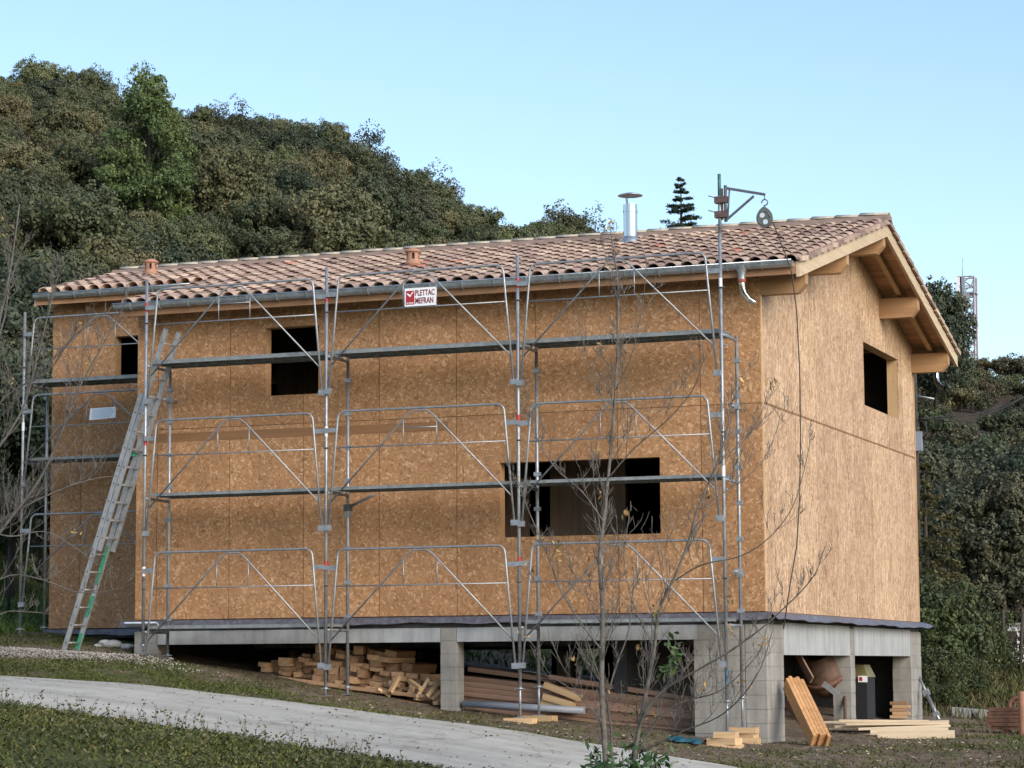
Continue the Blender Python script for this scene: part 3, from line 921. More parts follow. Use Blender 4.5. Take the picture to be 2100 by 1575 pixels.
def gutter(x0, x1, y, z, name='gutter'):
    r = .085; n = 12; vs = []; fs = []
    for x in (x0, x1):
        for ri in (r, r - .006):
            for k in range(n + 1):
                a = math.pi + math.pi * k / n
                vs.append((x, y + ri * math.cos(a), z + ri * math.sin(a) * 1.05))
    m_ = n + 1
    for k in range(n):
        fs += [(k, k + 1, 2 * m_ + k + 1, 2 * m_ + k), (m_ + k + 1, m_ + k, 3 * m_ + k, 3 * m_ + k + 1)]
    mb = MB().add(vs, [f[::-1] for f in fs], True)
    for x, s_ in ((x0, -1), (x1, 1)):
        c = [(x, y + r * math.cos(math.pi + math.pi * k / n), z + r * 1.05 * math.sin(math.pi + math.pi * k / n)) for k in range(n + 1)]
        c2 = [(px_ + s_ * .003, a, b) for px_, a, b in c]
        mb.add(c2, [tuple(range(n + 1)) if s_ > 0 else tuple(range(n + 1))[::-1]])
    mb.poly_tube([(x0, y - r, z + .004), (x1, y - r, z + .004)], .011, 8)
    g = mb.build(name, 'zinc', house)
    xx = x0 + .3
    while xx < x1 - .1:
        b = MB(); pts = [(xx, y + (r + .004) * math.cos(math.pi + math.pi * k / 10), z + (r + .004) * 1.05 * math.sin(math.pi + math.pi * k / 10)) for k in range(11)]
        for p, q in zip(pts, pts[1:]): b.beam(p, q, .03, .004, (1, 0.01, 0))
        b.build('bracket', 'steel', g); xx += .50
    return g


YG = YE - .065
gf = gutter(MX - .10, .63, YG, 4.833)
gl = gutter(LX - .01, MX - .02, SET + YG, 4.833 + SLOPE * SET - .01)
# outlet and elbow
xo = at(1521, 560, 1, YG)[0]
MB().lathe((xo, YG, 4.833), [(.10, -.02), (.088, -.06), (.055, -.15), (.052, -.22)], 16).build('outlet', 'zinc', gf)
MB().lathe((xo, YG, 4.833), [(.053, -.215), (.06, -.22), (.06, -.265), (.053, -.27)], 16).build('outlet_ring', 'redring', gf)
el = [(xo, YG, 4.565), (xo, YG + .005, 4.50), (xo + .02, YG + .03, 4.42), (xo + .065, YG + .08, 4.345), (xo + .13, YG + .14, 4.30)]
MB().poly_tube(el, .048, 14, False).build('elbow', 'inox', gf)
gr = gutter(LX, .63, W - YG, 4.80)
MB().poly_tube([(.3, W - YG, 4.72), (.3, W - YG, 4.45), (.32, W - YG - .02, 4.35), (.38, W - YG - .05, 4.27), (.46, W - YG - .08, 4.24)], .05, 12, False).build('elbow', 'inox', gr)


# chimney flue and terracotta vents
def roof_z(y): return zt(y) + .09


fx, fy = -3.30, 4.2
fz = roof_z(fy)
flue = MB().lathe((fx, fy, fz), [(.112, -.1), (.112, .60)], 32).build('chimney_flue', 'flue', house)
MB().lathe((fx, fy, fz), [(.119, .47), (.119, .52)], 32).build('flue_collar', 'flue', flue)
MB().lathe((fx, fy, fz), [(.105, .595), (.0, .59)], 24).build('flue_mouth', 'black', flue)
MB().lathe((fx, fy, fz), [(.20, -.12), (.185, -.03), (.14, .03), (.113, .07)], 20).build('flashing', 'zinc', flue)
MB().lathe((fx, fy, fz), [(.0, .80), (.10, .785), (.20, .755), (.205, .745), (.10, .752), (0, .755)], 24).build('rain_cap', 'zinc', flue)
for a in range(3):
    t_ = a * 2.1 + .4
    MB().beam((fx + .10 * math.cos(t_), fy + .10 * math.sin(t_), fz + .58), (fx + .13 * math.cos(t_), fy + .13 * math.sin(t_), fz + .765), .016, .004).build('strut', 'inox', flue)


def vent(x, y):
    z = roof_z(y) - .06; n = 24
    v = MB().lathe((x, y, z), [(.13, -.05), (.125, .06), (.135, .065), (.135, .09), (.112, .095), (.108, .15)], n).build('roof_vent', 'terracotta', house)
    MB().lathe((x, y, z), [(.105, .245), (.112, .265), (.138, .27), (.138, .282), (.09, .32), (.05, .335), (0, .34)], n).build('vent_cap', 'terracotta', v)
    mb = MB()
    for k in range(6):
        a0 = k * math.pi / 3 + .12; pts = []
        for j in range(5):
            a = a0 + j * .16; pts.append(a)
        for a, b in zip(pts, pts[1:]):
            for r0, r1, f in ((.108, .108, 1), (.09, .09, -1)):
                q = [(x + r0 * math.cos(a), y + r0 * math.sin(a), z + .145), (x + r0 * math.cos(b), y + r0 * math.sin(b), z + .145), (x + r0 * math.cos(b), y + r0 * math.sin(b), z + .25), (x + r0 * math.cos(a), y + r0 * math.sin(a), z + .25)]
                mb.add(q, [(0, 1, 2, 3) if f > 0 else (3, 2, 1, 0)], True)
        for a in (pts[0], pts[-1]):
            mb.add([(x + r0 * math.cos(a), y + r0 * math.sin(a), z + zz) for r0, zz in ((.09, .145), (.108, .145), (.108, .25), (.09, .25))], [(0, 1, 2, 3)])
    mb.build('vent_bars', 'terracotta', v)
    MB().lathe((x, y, z), [(.07, .1), (.07, .27)], 12).build('vent_core', 'black', v)


vent(-12.2, 4.25); vent(-6.36, 2.35)

# ------------------------------------------------------------------ scaffolds
SX = [-.27, -3.27, -6.27, -9.27]; YF, YR = -1.06, -.31


def guardrail(parent, xa, xb, y, ztop, posts=True, bar=False, drop=1.70, V=True):
    r = .0165; o = .20; lo_ = .055
    c = (xa + xb) / 2; R = .11
    pts = [(xa + lo_, y, ztop - drop), (xa + o * .85, y, ztop - .45), (xa + o, y, ztop - R)]
    for k in range(1, 5):
        a = math.pi - math.pi / 2 * k / 4; pts.append((xa + o + R + R * math.cos(a), y, ztop - R + R * math.sin(a)))
    right = [(xb - (p[0] - xa), p[1], p[2]) for p in pts][::-1]
    g = MB().poly_tube(pts + right, r, 8).build('guardrail', 'steel', parent)
    if V:
        mb = MB(); b = ztop - drop + .38
        mb.poly_tube([(xa + lo_ + .03, y, b), (c - .20, y, ztop - .10), (c - .11, y, ztop - .035), (c + .11, y, ztop - .035), (c + .20, y, ztop - .10), (xb - lo_ - .03, y, b)], .0125, 8)
        mb.build('brace', 'steel', g)
    f = lambda z: o - (o - lo_) * min(1, max(0, (ztop - z - .2) / (drop - .2)))
    zm = ztop - .53
    MB().tube((xa + f(zm), y, zm), (xb - f(zm), y, zm), .0105, 6).build('mid_rail', 'steel', g)
    if posts:
        for s_ in (-1, 1): MB().tube((c + s_ * .26, y, ztop - .16), (c + s_ * .26, y, zm), .009, 6).build('post', 'steel', g)
    if bar: MB().tube((c - .26, y, ztop - .28), (c + .26, y, ztop - .28), .009, 6).build('bar', 'steel', g)
    for xs_, sg in ((xa, 1), (xb, -1)):
        MB().box((min(xs_, xs_ + sg * o), y - .006, ztop - .30), (max(xs_, xs_ + sg * o), y + .006, ztop - .235)).build('plate', 'steel', g)
        MB().box((min(xs_, xs_ + sg * .1), y - .035, ztop - drop - .03), (max(xs_, xs_ + sg * .1), y + .012, ztop - drop + .05)).build('hook', 'steel', g)
    return g


def standard(parent, x, y, zg, ztop, rings=(), stickers=(), jack=.45, blocky=0.0):
    s_ = MB().tube((x, y, zg + jack), (x, y, ztop), .0243, 10).build('standard', 'steel', parent)
    zb = zg + blocky
    MB().tube((x, y, zb), (x, y, zg + jack + .1), .019, 8).build('jack_rod', 'steel', s_)
    MB().lathe((x, y, zg + jack), [(.024, -.03), (.04, -.03), (.04, 0), (.024, 0)], 12).box((x - .075, y - .006, zg + jack - .025), (x + .075, y + .006, zg + jack - .01)).build('jack_nut', 'steel', s_)
    MB().box((x - .075, y - .075, zb - .004), (x + .075, y + .075, zb + .006)).build('base_plate', 'steel', s_)
    for z in rings:
        MB().lathe((x, y, z), [(.0245, -.012), (.031, -.012), (.031, .012), (.0245, .012)], 12).tube((x, y - .03, z), (x + .07, y - .03, z), .005, 5).build('collar', 'arm', s_)
    for z, m_ in stickers:
        MB().lathe((x, y, z), [(.0252, -.07), (.0252, .07)], 12).build('sticker', m_, s_)
    return s_


def planks(parent, xa, xb, y0, y1, z, t=.07, n=2, end=.05):
    w = (y1 - y0) / n
    for k in range(n):
        a = y0 + k * w + .006; b = y0 + (k + 1) * w - .006
        mb = MB().box((xa + end, a, z - .008), (xb - end, b, z))
        for yy in (a, b - .012): mb.box((xa + end, yy, z - t), (xb - end, yy + .012, z - .009))
        for i in range(7):
            xx = xa + end + (xb - xa - 2 * end - .04) * i / 6; mb.box((xx, a + .013, z - t * .8), (xx + .03, b - .013, z - .009))
        mb.build('deck_plank', 'plank', parent)


scaf = thing('scaffold', 'three-bay galvanised facade scaffold standing along the long front wall', 'scaffold')
ZR = .437
foot_f = [at(1490, 1500, 1, YF)[2], at(1067, 1472, 1, YF)[2], at(665, 1427, 1, YF)[2], at(292, 1338, 1, YF)[2]]
foot_r = [at(1525, 1491, 1, YR)[2], at(1105, 1467, 1, YR)[2], at(715, 1424, 1, YR)[2], at(352, 1358, 1, YR)[2]]
stk = [[(4.5, 'white'), (1.9, 'white')], [(4.68, 'red'), (2.73, 'red'), (.72, 'red')], [(4.66, 'red'), (2.68, 'white'), (.72, 'red')], [(4.68, 'red'), (2.66, 'red'), (.70, 'white')]]
tops = [6.03, 5.09, 5.10, 5.11]
for k, x in enumerate(SX):
    st = standard(scaf, x, YF, foot_f[k], tops[k] if k else 5.2, [ZR, ZR + 2, ZR + 4], stk[k], .42 if k in (0, 1) else .12)
    sr = standard(scaf, x, YR, foot_r[k], 3.86, [], [], .42 if k in (0, 1) else .12)
    for z in np.arange(-.02, 3.6, .5):
        MB().box((x - .045, YR - .03, z), (x + .05, YR + .03, z + .055)).build('rosette', 'steel', sr)
    for z in (3.79, 1.79, -.20):
        MB().tube((x, YF, z), (x, YR, z), .022, 8).build('transom', 'steel', scaf)
    for z in (3.2, 1.2):
        MB().box((x - .012, YF + .02, z + .45), (x + .012, YF + .25, z + .47)).build('gusset', 'steel', st)
for z in (1.87, 3.88):
    for a, b in zip(SX[1:], SX): planks(scaf, a, b, -1.0, -.36, z, .06 if z > 3 else .045)
planks(scaf, SX[3], SX[2], -1.0, -.36, -.105, .05); planks(scaf, SX[1], SX[0], -1.0, -.36, -.095, .05)
for j, zt_ in enumerate((.97, 2.96, 4.955)):
    for i, (a, b) in enumerate(zip(SX[1:], SX)):
        guardrail(scaf, a, b, YF - .035, zt_ + RNG.uniform(-.02, .02), True, (j == 2 and i == 2) or (j == 1 and i == 1))
for x, z in ((SX[0], 2.86), (SX[0], .55), (SX[3], 3.35)):
    MB().tube((x - .04, YR - .18, z), (x - .04, .0, z), .022, 8).build('wall_tie', 'steel', scaf)
    MB().box((x - .07, YR - .05, z - .04), (x + .03, YR + .05, z + .04)).build('coupler', 'steel', scaf)
MB().tube((SX[2], YR + .03, 1.62), (SX[2] + .42, YR + .05, 1.80), .022, 8).build('brace_tube', 'steel', scaf)
MB().box((SX[2] - .05, YR - .05, 1.56), (SX[2] + .05, YR + .06, 1.66)).build('coupler', 'arm', scaf)
MB().lathe((SX[0], YF, -.9), [(.0255, -.1), (.0255, .1)], 12).build('blue_sleeve', 'bluepaint', scaf)

# left scaffold in the recess
sc2 = thing('scaffold', 'one-bay galvanised scaffold in the recess behind bare branches', 'scaffold')
yf2, yr2, xa2, xb2 = 1.95, 2.70, -13.30, -10.30
for x in (xa2, xb2):
    standard(sc2, x, yf2, g1(x, yf2), 5.24, [2.3, 4.3], [(3.3, 'white')], .12); standard(sc2, x, yr2, g1(x, yr2), 4.08, [], [], .12)
    for z in (4.0, 2.7): MB().tube((x, yf2, z), (x, yr2, z), .022, 8).build('transom', 'steel', sc2)
planks(sc2, xa2, xb2, yf2 + .04, yr2 - .04, 4.09, .06); planks(sc2, xa2, xb2, yf2 + .04, yr2 - .04, 2.775, .045)
for z_ in (5.12, 3.82, 1.82): guardrail(sc2, xa2, xb2, yf2 - .035, z_, True, False, 1.5)

# signs on the scaffolds
s0 = at(830, 604, 1, YF - .062); s1 = at(894, 630, 1, YF - .062)
sx0, sx1, sz0, sz1 = s0[0], s1[0], 4.435, 4.70
sign = MB().box((sx0, YF - .066, sz0), (sx1, YF - .058, sz1)).build('sign', 'white', None, label='white rectangular sign with red emblem and dark red lettering on the top guardrail', cat='sign')
sw, sh = sx1 - sx0, sz1 - sz0
sqx0, sqx1 = sx0 + sw * .045, sx0 + sw * .315
MB().box((sqx0, YF - .069, sz0 + sh * .10), (sqx1, YF - .066, sz0 + sh * .86)).build('emblem', 'red', sign)


def flat(name, pts, y, m_, parent):
    return MB().add([(a, y, b) for a, b in pts], [tuple(range(len(pts)))]).build(name, m_, parent)


def bird(parent, x0, x1, z0, z1, y):
    P_ = lambda u, v: (x0 + (x1 - x0) * u, z0 + (z1 - z0) * v)
    flat('bird_wing', [P_(.05, .78), P_(.30, .60), P_(.50, .50), P_(.52, .62), P_(.36, .72)], y, 'white', parent)
    flat('bird_wing', [P_(.50, .50), P_(.70, .66), P_(.97, .88), P_(.70, .80), P_(.52, .62)], y, 'white', parent)


bird(sign, sqx0, sqx1, sz0 + sh * .10, sz0 + sh * .92, YF - .0705)


def text(body, x, y, z, size, wid, m_, parent, name='lettering', face='front'):
    cu = bpy.data.curves.new('txt', 'FONT'); cu.body = body; cu.size = 1.0; cu.extrude = 0.002; cu.offset = .018
    o = bpy.data.objects.new('txt', cu); COL.objects.link(o)
    dg = bpy.context.evaluated_depsgraph_get(); dg.update()
    me = bpy.data.meshes.new_from_object(o.evaluated_get(dg)); bpy.data.objects.remove(o)
    co = np.array([v.co[:] for v in me.vertices]); mn, mx = co.min(0), co.max(0)
    for v in me.vertices:
        u = (v.co.x - mn[0]) / (mx[0] - mn[0]) * wid; w_ = (v.co.y - mn[1]) / (mx[1] - mn[1]) * size
        d = (v.co.z - mn[2]) * .8
        v.co = (x + u, y - d, z + w_) if face == 'front' else (y + d, x + u, z + w_)
    me.materials.clear(); return obj(name, me, m_, parent)


text('PLETTAC', sx0 + sw * .345, YF - .0665, sz0 + sh * .555, sh * .33, sw * .62, 'darkred', sign)
text('MEFRAN', sx0 + sw * .345, YF - .0665, sz0 + sh * .13, sh * .33, sw * .58, 'darkred', sign)
text('ALTRAD', sqx0 + .012, YF - .0692, sz0 + sh * .13, sh * .09, (sqx1 - sqx0) * .8, 'white', sign)
a0 = at(183, 838, 1, yf2 - .062); a1 = at(237, 859, 1, yf2 - .062)
wh = MB().add([(a0[0] + .02, yf2 - .064, a0[2]), (a0[0], yf2 - .064, a1[2]), (a1[0], yf2 - .064, a1[2] + .02), (a1[0], yf2 - .064, a0[2] + .01),
               (a0[0] + .02, yf2 - .058, a0[2]), (a0[0], yf2 - .058, a1[2]), (a1[0], yf2 - .058, a1[2] + .02), (a1[0], yf2 - .058, a0[2] + .01)],
              [(0, 1, 2, 3), (7, 6, 5, 4), (0, 4, 5, 1), (1, 5, 6, 2), (2, 6, 7, 3), (3, 7, 4, 0)]).build('blank_sign', 'white', None, label='small blank white sheet tied to the guardrail in the recess', cat='sign')
flat('sheet_face', [(a0[0] + .06, a0[2] - .01), (a0[0] + .05, a1[2] + .02), (a1[0] - .11, a1[2] + .03), (a1[0] - .02, (a0[2] + a1[2]) / 2 + .03), (a1[0] - .06, a0[2])][::1], yf2 - .0655, 'signblue', wh)

# hoist on the right-hand standard
hz = thing('hoist', 'swivel hoist arm with hanging grey pulley clamped to the tall scaffold pole', 'hoist')
MB().tube((SX[0] + .005, YF, 5.2), (SX[0] + .005, YF, 5.72), .0243, 10).build('pole', 'steel', hz)
MB().tube((SX[0] + .005, YF, 5.70), (SX[0] + .005, YF, 6.03), .0235, 10).build('pole_end', 'greentube', hz)
px0 = at(1489, 390, 1, YF)[0]; HA = at(1489, 386, 1, YF); HB = at(1569, 399, 1, YF); HC = at(1493, 450, 1, YF); HD = at(1546, 402, 1, YF)
MB().tube((px0 - .01, YF, HA[2] + .04), (px0 - .01, YF, HC[2] - .03), .024, 8).build('arm_post', 'arm', hz)
MB().beam(HA, HB, .03, .035).build('arm', 'arm', hz)
MB().beam((px0 + .005, YF, HC[2]), HD, .025, .03).build('arm_strut', 'arm', hz)
MB().tube((px0 + .05, YF, HA[2]), (px0 + .02, YF, HC[2] + .05), .012, 6).build('arm_bar', 'arm', hz)
for py in (410, 440):
    z = at(1480, py, 1, YF)[2]
    MB().box((SX[0] - .06, YF - .05, z - .045), (px0 + .02, YF + .05, z + .045)).tube((SX[0] - .05, YF - .06, z + .03), (SX[0] - .14, YF - .06, z + .06), .007, 5).build('clamp', 'clamp', hz)
MB().box((SX[0] + .028, YF - .012, HC[2]), (SX[0] + .055, YF + .012, HA[2])).build('clamp_bar', 'clamp', hz)
HK = at(1568, 408, 1, YF)
hook = []
for k in range(14):
    a = math.radians(-110 + 300 * k / 13); hook.append((HK[0] + .042 * math.cos(a), YF, HK[2] - .05 + .042 * math.sin(a)))
hook = hook[::-1] + [(HK[0] + .0, YF, HK[2] - .11), (HK[0], YF, HK[2] - .17)]
MB().poly_tube(hook, .009, 6).tube((HK[0], YF, HK[2] - .01), (HK[0], YF, HK[2] + .06), .007, 6).build('hook', 'arm', hz)
PC = at(1568, 447, 1, YF)
prof = []
for k in range(24):
    a = 2 * math.pi * k / 24; rx = .112 * (1 - .35 * max(0, math.sin(a)) ** 2); prof.append((PC[0] + rx * math.cos(a), PC[2] + (.155 if math.sin(a) > 0 else .135) * math.sin(a)))
vs = [(a, YF - .03, b) for a, b in prof] + [(a, YF + .03, b) for a, b in prof]
MB().add(vs, [tuple(range(24)), tuple(range(24, 48))[::-1]] + [(i, 24 + i, 24 + (i + 1) % 24, (i + 1) % 24) for i in range(24)]).build('pulley', 'pulley', hz)
for dx, dz in ((-.025, .035), (.02, -.06)):
    c = [(PC[0] + dx + .036 * math.cos(2 * math.pi * k / 14), PC[2] + dz + .036 * math.sin(2 * math.pi * k / 14)) for k in range(14)]
    flat('pulley_disc', c, YF - .0315, 'signblue', hz)
c = [(PC[0] + .085 * math.cos(2 * math.pi * k / 20), PC[2] - .012 + .095 * math.sin(2 * math.pi * k / 20)) for k in range(20)]
MB().poly_tube([(a, YF - .03, b) for a, b in c] + [(c[0][0], YF - .03, c[0][1])], .007, 5).build('pulley_rim', 'arm', hz)

rp = [at(1585, 455, 1, YF), at(1597, 487, 1, -1.02), at(1611, 522, 1, -.98), at(1624, 560, 1, -1.0), at(1634, 640, 1, -1.0), at(1640, 760, 1, -1.0), at(1642, 900, 1, -1.0), at(1640, 1020, 1, -1.0), at(1634, 1120, 1, -1.0), at(1620, 1200, 1, -1.0), at(1607, 1290, 1, -1.0)]
MB().poly_tube(rp, .0085, 6).build('rope', 'rope', None, label='thin dark hoist rope hanging from the pulley past the pale gable wall', cat='rope')
rq = [at(1553, 455, 1, YF), at(1553, 560, 1, YF), at(1548, 900, 1, YF - .05), at(1548, 1180, 1, YF - .05)]

# ladder leaning on the end of the scaffold
lad = thing('ladder', 'aluminium extension ladder leaning on the left end of the scaffold', 'ladder', (0, 0, 0))
fA = at(128, 1344, 1, -.93); fB = at(331, 672, 1, -.93)
d = (fB - fA); Ltot = np.linalg.norm(d); d /= Ltot; nrm = np.array((-d[2], 0, d[0]))


def ladder_sec(l0, l1, off, name, ya, yb):
    sec = MB().beam(fA + d * l0 + nrm * off, fA + d * l1 + nrm * off, .03, .075, (d[2], 0, -d[0])).build(name, 'alu', lad)
    p, q = fA + d * l0 + nrm * off, fA + d * l1 + nrm * off
    dy = np.array((0, yb - ya, 0))
    MB().beam(p + dy, q + dy, .03, .075, (d[2], 0, -d[0])).build('rail', 'alu', sec)
    k = l0 + .2
    while k < l1 - .1:
        c = fA + d * k + nrm * off
        MB().tube(c, c + dy, .0155, 8).build('rung', 'alu', sec)
        MB().tube(c - np.array((0, .019, 0)), c, .011, 8).build('rung_end', 'black', sec)
        k += .28


ladder_sec(0, Ltot * .80, 0, 'base_section', -.93, -.55)
ladder_sec(Ltot * .325, Ltot, -.085, 'fly_section', -.93, -.53)
for l0, l1 in ((1.15, 1.75), (.62, .95), (.10, .35)):
    MB().beam(fA + d * l0 + (0, .36, 0), fA + d * l1 + (0, .36, 0), .034, .05, (d[2], 0, -d[0])).build('green_rope', 'green', lad)
c = fA + d * (Ltot * .62) + nrm * -.02
MB().obox(c + np.array((0, .19, 0)), d * .03, (0, .14, 0), nrm * .025).build('lock_bar', 'green', lad)

# timber pads under the scaffold feet
def block(x, y, z0, lx, ly, h, rz, label, group, m_='fresh_x'):
    o = MB().box((-lx / 2, -ly / 2, 0), (lx / 2, ly / 2, h)).build('wood_block', m_, None, label=label, cat='block', group=group, loc=(x, y, z0))
    o.rotation_euler = (0, 0, rz); return o


GB = 'timber blocks stacked under the scaffold feet at the corner pier'
LB = 'pale timber block in the stack under the scaffold feet by the corner pier'
x, y = SX[0], YF; z = foot_f[0]
block(x - .02, y, z - .085, .30, .30, .08, .1, LB, GB); block(x - .04, y - .02, z - .175, .42, .24, .09, -.15, LB, GB)
block(x - .03, y, z - .325, .46, .30, .15, .1, LB, GB)
x, y = SX[0], YR; z = foot_r[0]
block(x, y, z - .085, .42, .22, .08, .05, LB, GB); block(x + .02, y + .02, z - .145, .34, .2, .06, -.1, LB, GB); block(x + .03, y, z - .27, .40, .24, .125, .08, LB, GB)
block(x - .05, YF + .45, z - .345, .85, .55, .075, .12, LB, GB)
GP = 'timber pads under the second pair of scaffold feet'
LP = 'flat timber pad under a scaffold foot beside the stacked planks'
block(SX[1], YF, foot_f[1] - .085, .42, .24, .08, .05, LP, GP); block(SX[1] - .02, YR, foot_r[1] - .085, .52, .24, .08, .0, LP, GP)

# ------------------------------------------------------------------ things under and beside the house
rw = random.Random(21)


def bar_thing(name, p0, p1, w, h, m_, label, cat, group=None, up=(0, 0, 1)):
    """one straight timber: mesh in its own frame (x along), placed between p0 and p1"""
    p0, p1 = Vector(p0), Vector(p1); dv = p1 - p0; l = dv.length; x = dv.normalized(); u = Vector(up)
    yv = u.cross(x).normalized(); zv = x.cross(yv)
    o = MB().box((0, -w / 2, -h / 2), (l, w / 2, h / 2)).build(name, m_, None, label=label, cat=cat, group=group)
    o.matrix_world = Matrix(((x[0], yv[0], zv[0], p0[0]), (x[1], yv[1], zv[1], p0[1]), (x[2], yv[2], zv[2], p0[2]), (0, 0, 0, 1)))
    return o


# heap of offcuts
top_px = [(540, 1375), (560, 1352), (600, 1362), (650, 1340), (700, 1338), (760, 1336), (800, 1352), (830, 1372), (860, 1392), (905, 1410)]
GO, LO = 'offcuts heaped under the house', 'short brown timber offcut in the loose heap under the house'
xl, xr = at(548, 1400, 1, .75)[0], at(880, 1400, 1, .75)[0]
x = xl
while x < xr:
    w = rw.uniform(.10, .21)
    ppx = 548 + (880 - 548) * (x - xl) / (xr - xl) + rw.uniform(-12, 12)
    zt_px = np.interp(ppx, [a for a, b in top_px], [b for a, b in top_px])
    ztop = at(ppx, zt_px, 1, .75)[2]; z = g1(x, .6) + .015
    while z < ztop:
        h = rw.choice((.05, .07, .08, .10, .13)); ln = rw.uniform(.35, .9); y0 = .48 + rw.uniform(-.08, .28) + (z - g1(x, .6)) * .25
        a = rw.uniform(-.28, .28)
        bar_thing('timber_offcut', (x + w / 2 + rw.uniform(-.03, .03), y0, z + h / 2), (x + w / 2 + math.sin(a) * ln, y0 + ln, z + h / 2 + rw.uniform(-.02, .02)), w * .96, h * .96, 'offcut', LO, 'timber', GO, up=(.10 + rw.uniform(-.12, .12), 0, 1))
        z += h
    x += w
GL, LL = 'loose ends fallen beside the heap', 'short pale timber end fallen at the foot of the offcut heap by the block pillar'
for (a, b, c, e) in [((800, 1420), (818, 1388), .06, .05), ((775, 1412), (800, 1428), .08, .04), ((840, 1425), (850, 1400), .07, .05), ((855, 1430), (880, 1392), .06, .05), ((862, 1412), (840, 1396), .06, .05),
                     ((875, 1428), (898, 1400), .05, .06), ((850, 1432), (880, 1434), .10, .05), ((885, 1434), (902, 1418), .08, .05), ((880, 1402), (905, 1395), .06, .05), ((893, 1442), (908, 1436), .09, .05)]:
    y = rw.uniform(.12, .34)
    bar_thing('timber_offcut', at(*a, 1, y), at(*b, 1, y + rw.uniform(.05, .2)), c, e, 'fresh_x', LL, 'timber', GL)
GS, LS = 'long boards lying under the offcut heap', 'long brown board lying on the slope below the offcut heap'
for (a, b, y) in [((562, 1397), (880, 1448), .28), ((575, 1390), (790, 1420), .36), ((700, 1408), (890, 1430), .34)]:
    bar_thing('long_board', at(*a, 1, y), at(*b, 1, y), .16, .05, 'offcut', LS, 'board', GS)
# long plank stack
GK, LK = 'old planks stacked under the house', 'long weathered plank in the low stack under the house between the block piers'
rows = 8
for k in range(rows):
    f = k / rows
    for dpt in range(3):
        y = .62 + dpt * .24 + f * .1
        la = (952, 1452 - f * 82); lb = (1428, 1496 - f * 70)
        if k == rows - 1: la = (1128, 1388) if dpt == 0 else (952, 1372)
        p, q = at(*la, 1, .7), at(*lb, 1, .7)
        s0_, s1_ = rw.uniform(-.1, .1), rw.uniform(-.05, .12)
        dv = q - p
        cut = rw.choice((0, 0, .55, .4))
        pts_ = [(0, 1)] if not cut else [(0, cut - .004), (cut + .004, 1)]
        for a_, b_ in pts_:
            P0 = p + dv * a_; P1 = p + dv * b_; P0[1] = y + rw.uniform(-.035, .035); P1[1] = P0[1] + rw.uniform(-.03, .03)
            bar_thing('old_plank', P0, P1, .22, .067, 'old_x', LK, 'plank', GK)
GT, LT = 'pale beams on the plank stack', 'short pale new beam lying across the front of the old plank stack'
for a, b, y, w, h in [((1118, 1404), (1190, 1432), .36, .14, .085), ((1116, 1428), (1178, 1446), .38, .14, .09), ((1112, 1440), (1186, 1456), .42, .12, .09)]:
    bar_thing('short_beam', at(*a, 1, y), at(*b, 1, y), w, h, 'fresh_x', LT, 'beam', GT)
MB().tube(at(950, 1443, 1, .12), at(1199, 1457, 1, .12), .052, 14).build('drain_pipe', 'pipe', None, label='grey plastic drain pipe lying below the plank stack', cat='pipe')
o = MB().tube(at(318, 1352, 1, -.1), at(396, 1371, 1, -.1), .024, 8).lathe(tuple(at(322, 1351, 1, -.1)), [(.0, -.03), (.045, -.03), (.045, .03), (0, .03)], 10).build('scaffold_tube', 'zinc', None, label='loose light grey tube with a coupling lying by the gravel', cat='tube')
# stones by the gravel
for k, (px, py, r_) in enumerate([(232, 1322, .12), (215, 1318, .08), (262, 1326, .09), (205, 1324, .07), (345, 1352, .06)]):
    c = at(px, py, 1, .35 if px < 300 else .0)
    me = bpy.data.meshes.new('stone'); bm = bmesh.new(); bmesh.ops.create_icosphere(bm, subdivisions=2, radius=r_)
    for v in bm.verts: v.co = Vector((v.co.x * 1.5, v.co.y, v.co.z * .6)) * rw.uniform(.85, 1.12)
    bm.to_mesh(me); bm.free()
    obj('stone', me, 'stone', label='pale rubble stone lying under the recessed wall by the gravel heap', cat='stone', group='stones by the gravel', loc=c)
c = at(285, 1278, 1, -.12)
for k in range(3):
    o = MB().box((-.10, -.06, -.012), (.10, .06, .012)).build('slate_sheet', 'signblue', None, label='small pale sheet lying on the slab edge behind the ladder', cat='sheet', group='sheets on the slab edge', loc=(c[0] + .17 * k - .1, -.16, -.062 + .0))
    o.rotation_euler = (-.35, 0, .05 * k)

# leaning bundle of orange planks
GQ, LQ = 'orange planks leaning on the corner pier', 'orange plank in the bundle leaning on the corner pier'
b0 = at(1668, 1520, 1, -.25); t0 = at(1612, 1402, 1, .55)
b0, t0 = Vector(b0), Vector(t0)
dv = (t0 - b0).normalized(); nrm_ = Vector((.80, .60, 0)); nrm_ = (nrm_ - dv * nrm_.dot(dv)).normalized()
for k in range(5):
    off = nrm_ * (.052 * k) + dv * rw.uniform(-.03, .05)
    bar_thing('orange_plank', b0 + off, t0 + off, .20, .047, 'orange_x', LQ, 'plank', GQ, up=tuple(nrm_))
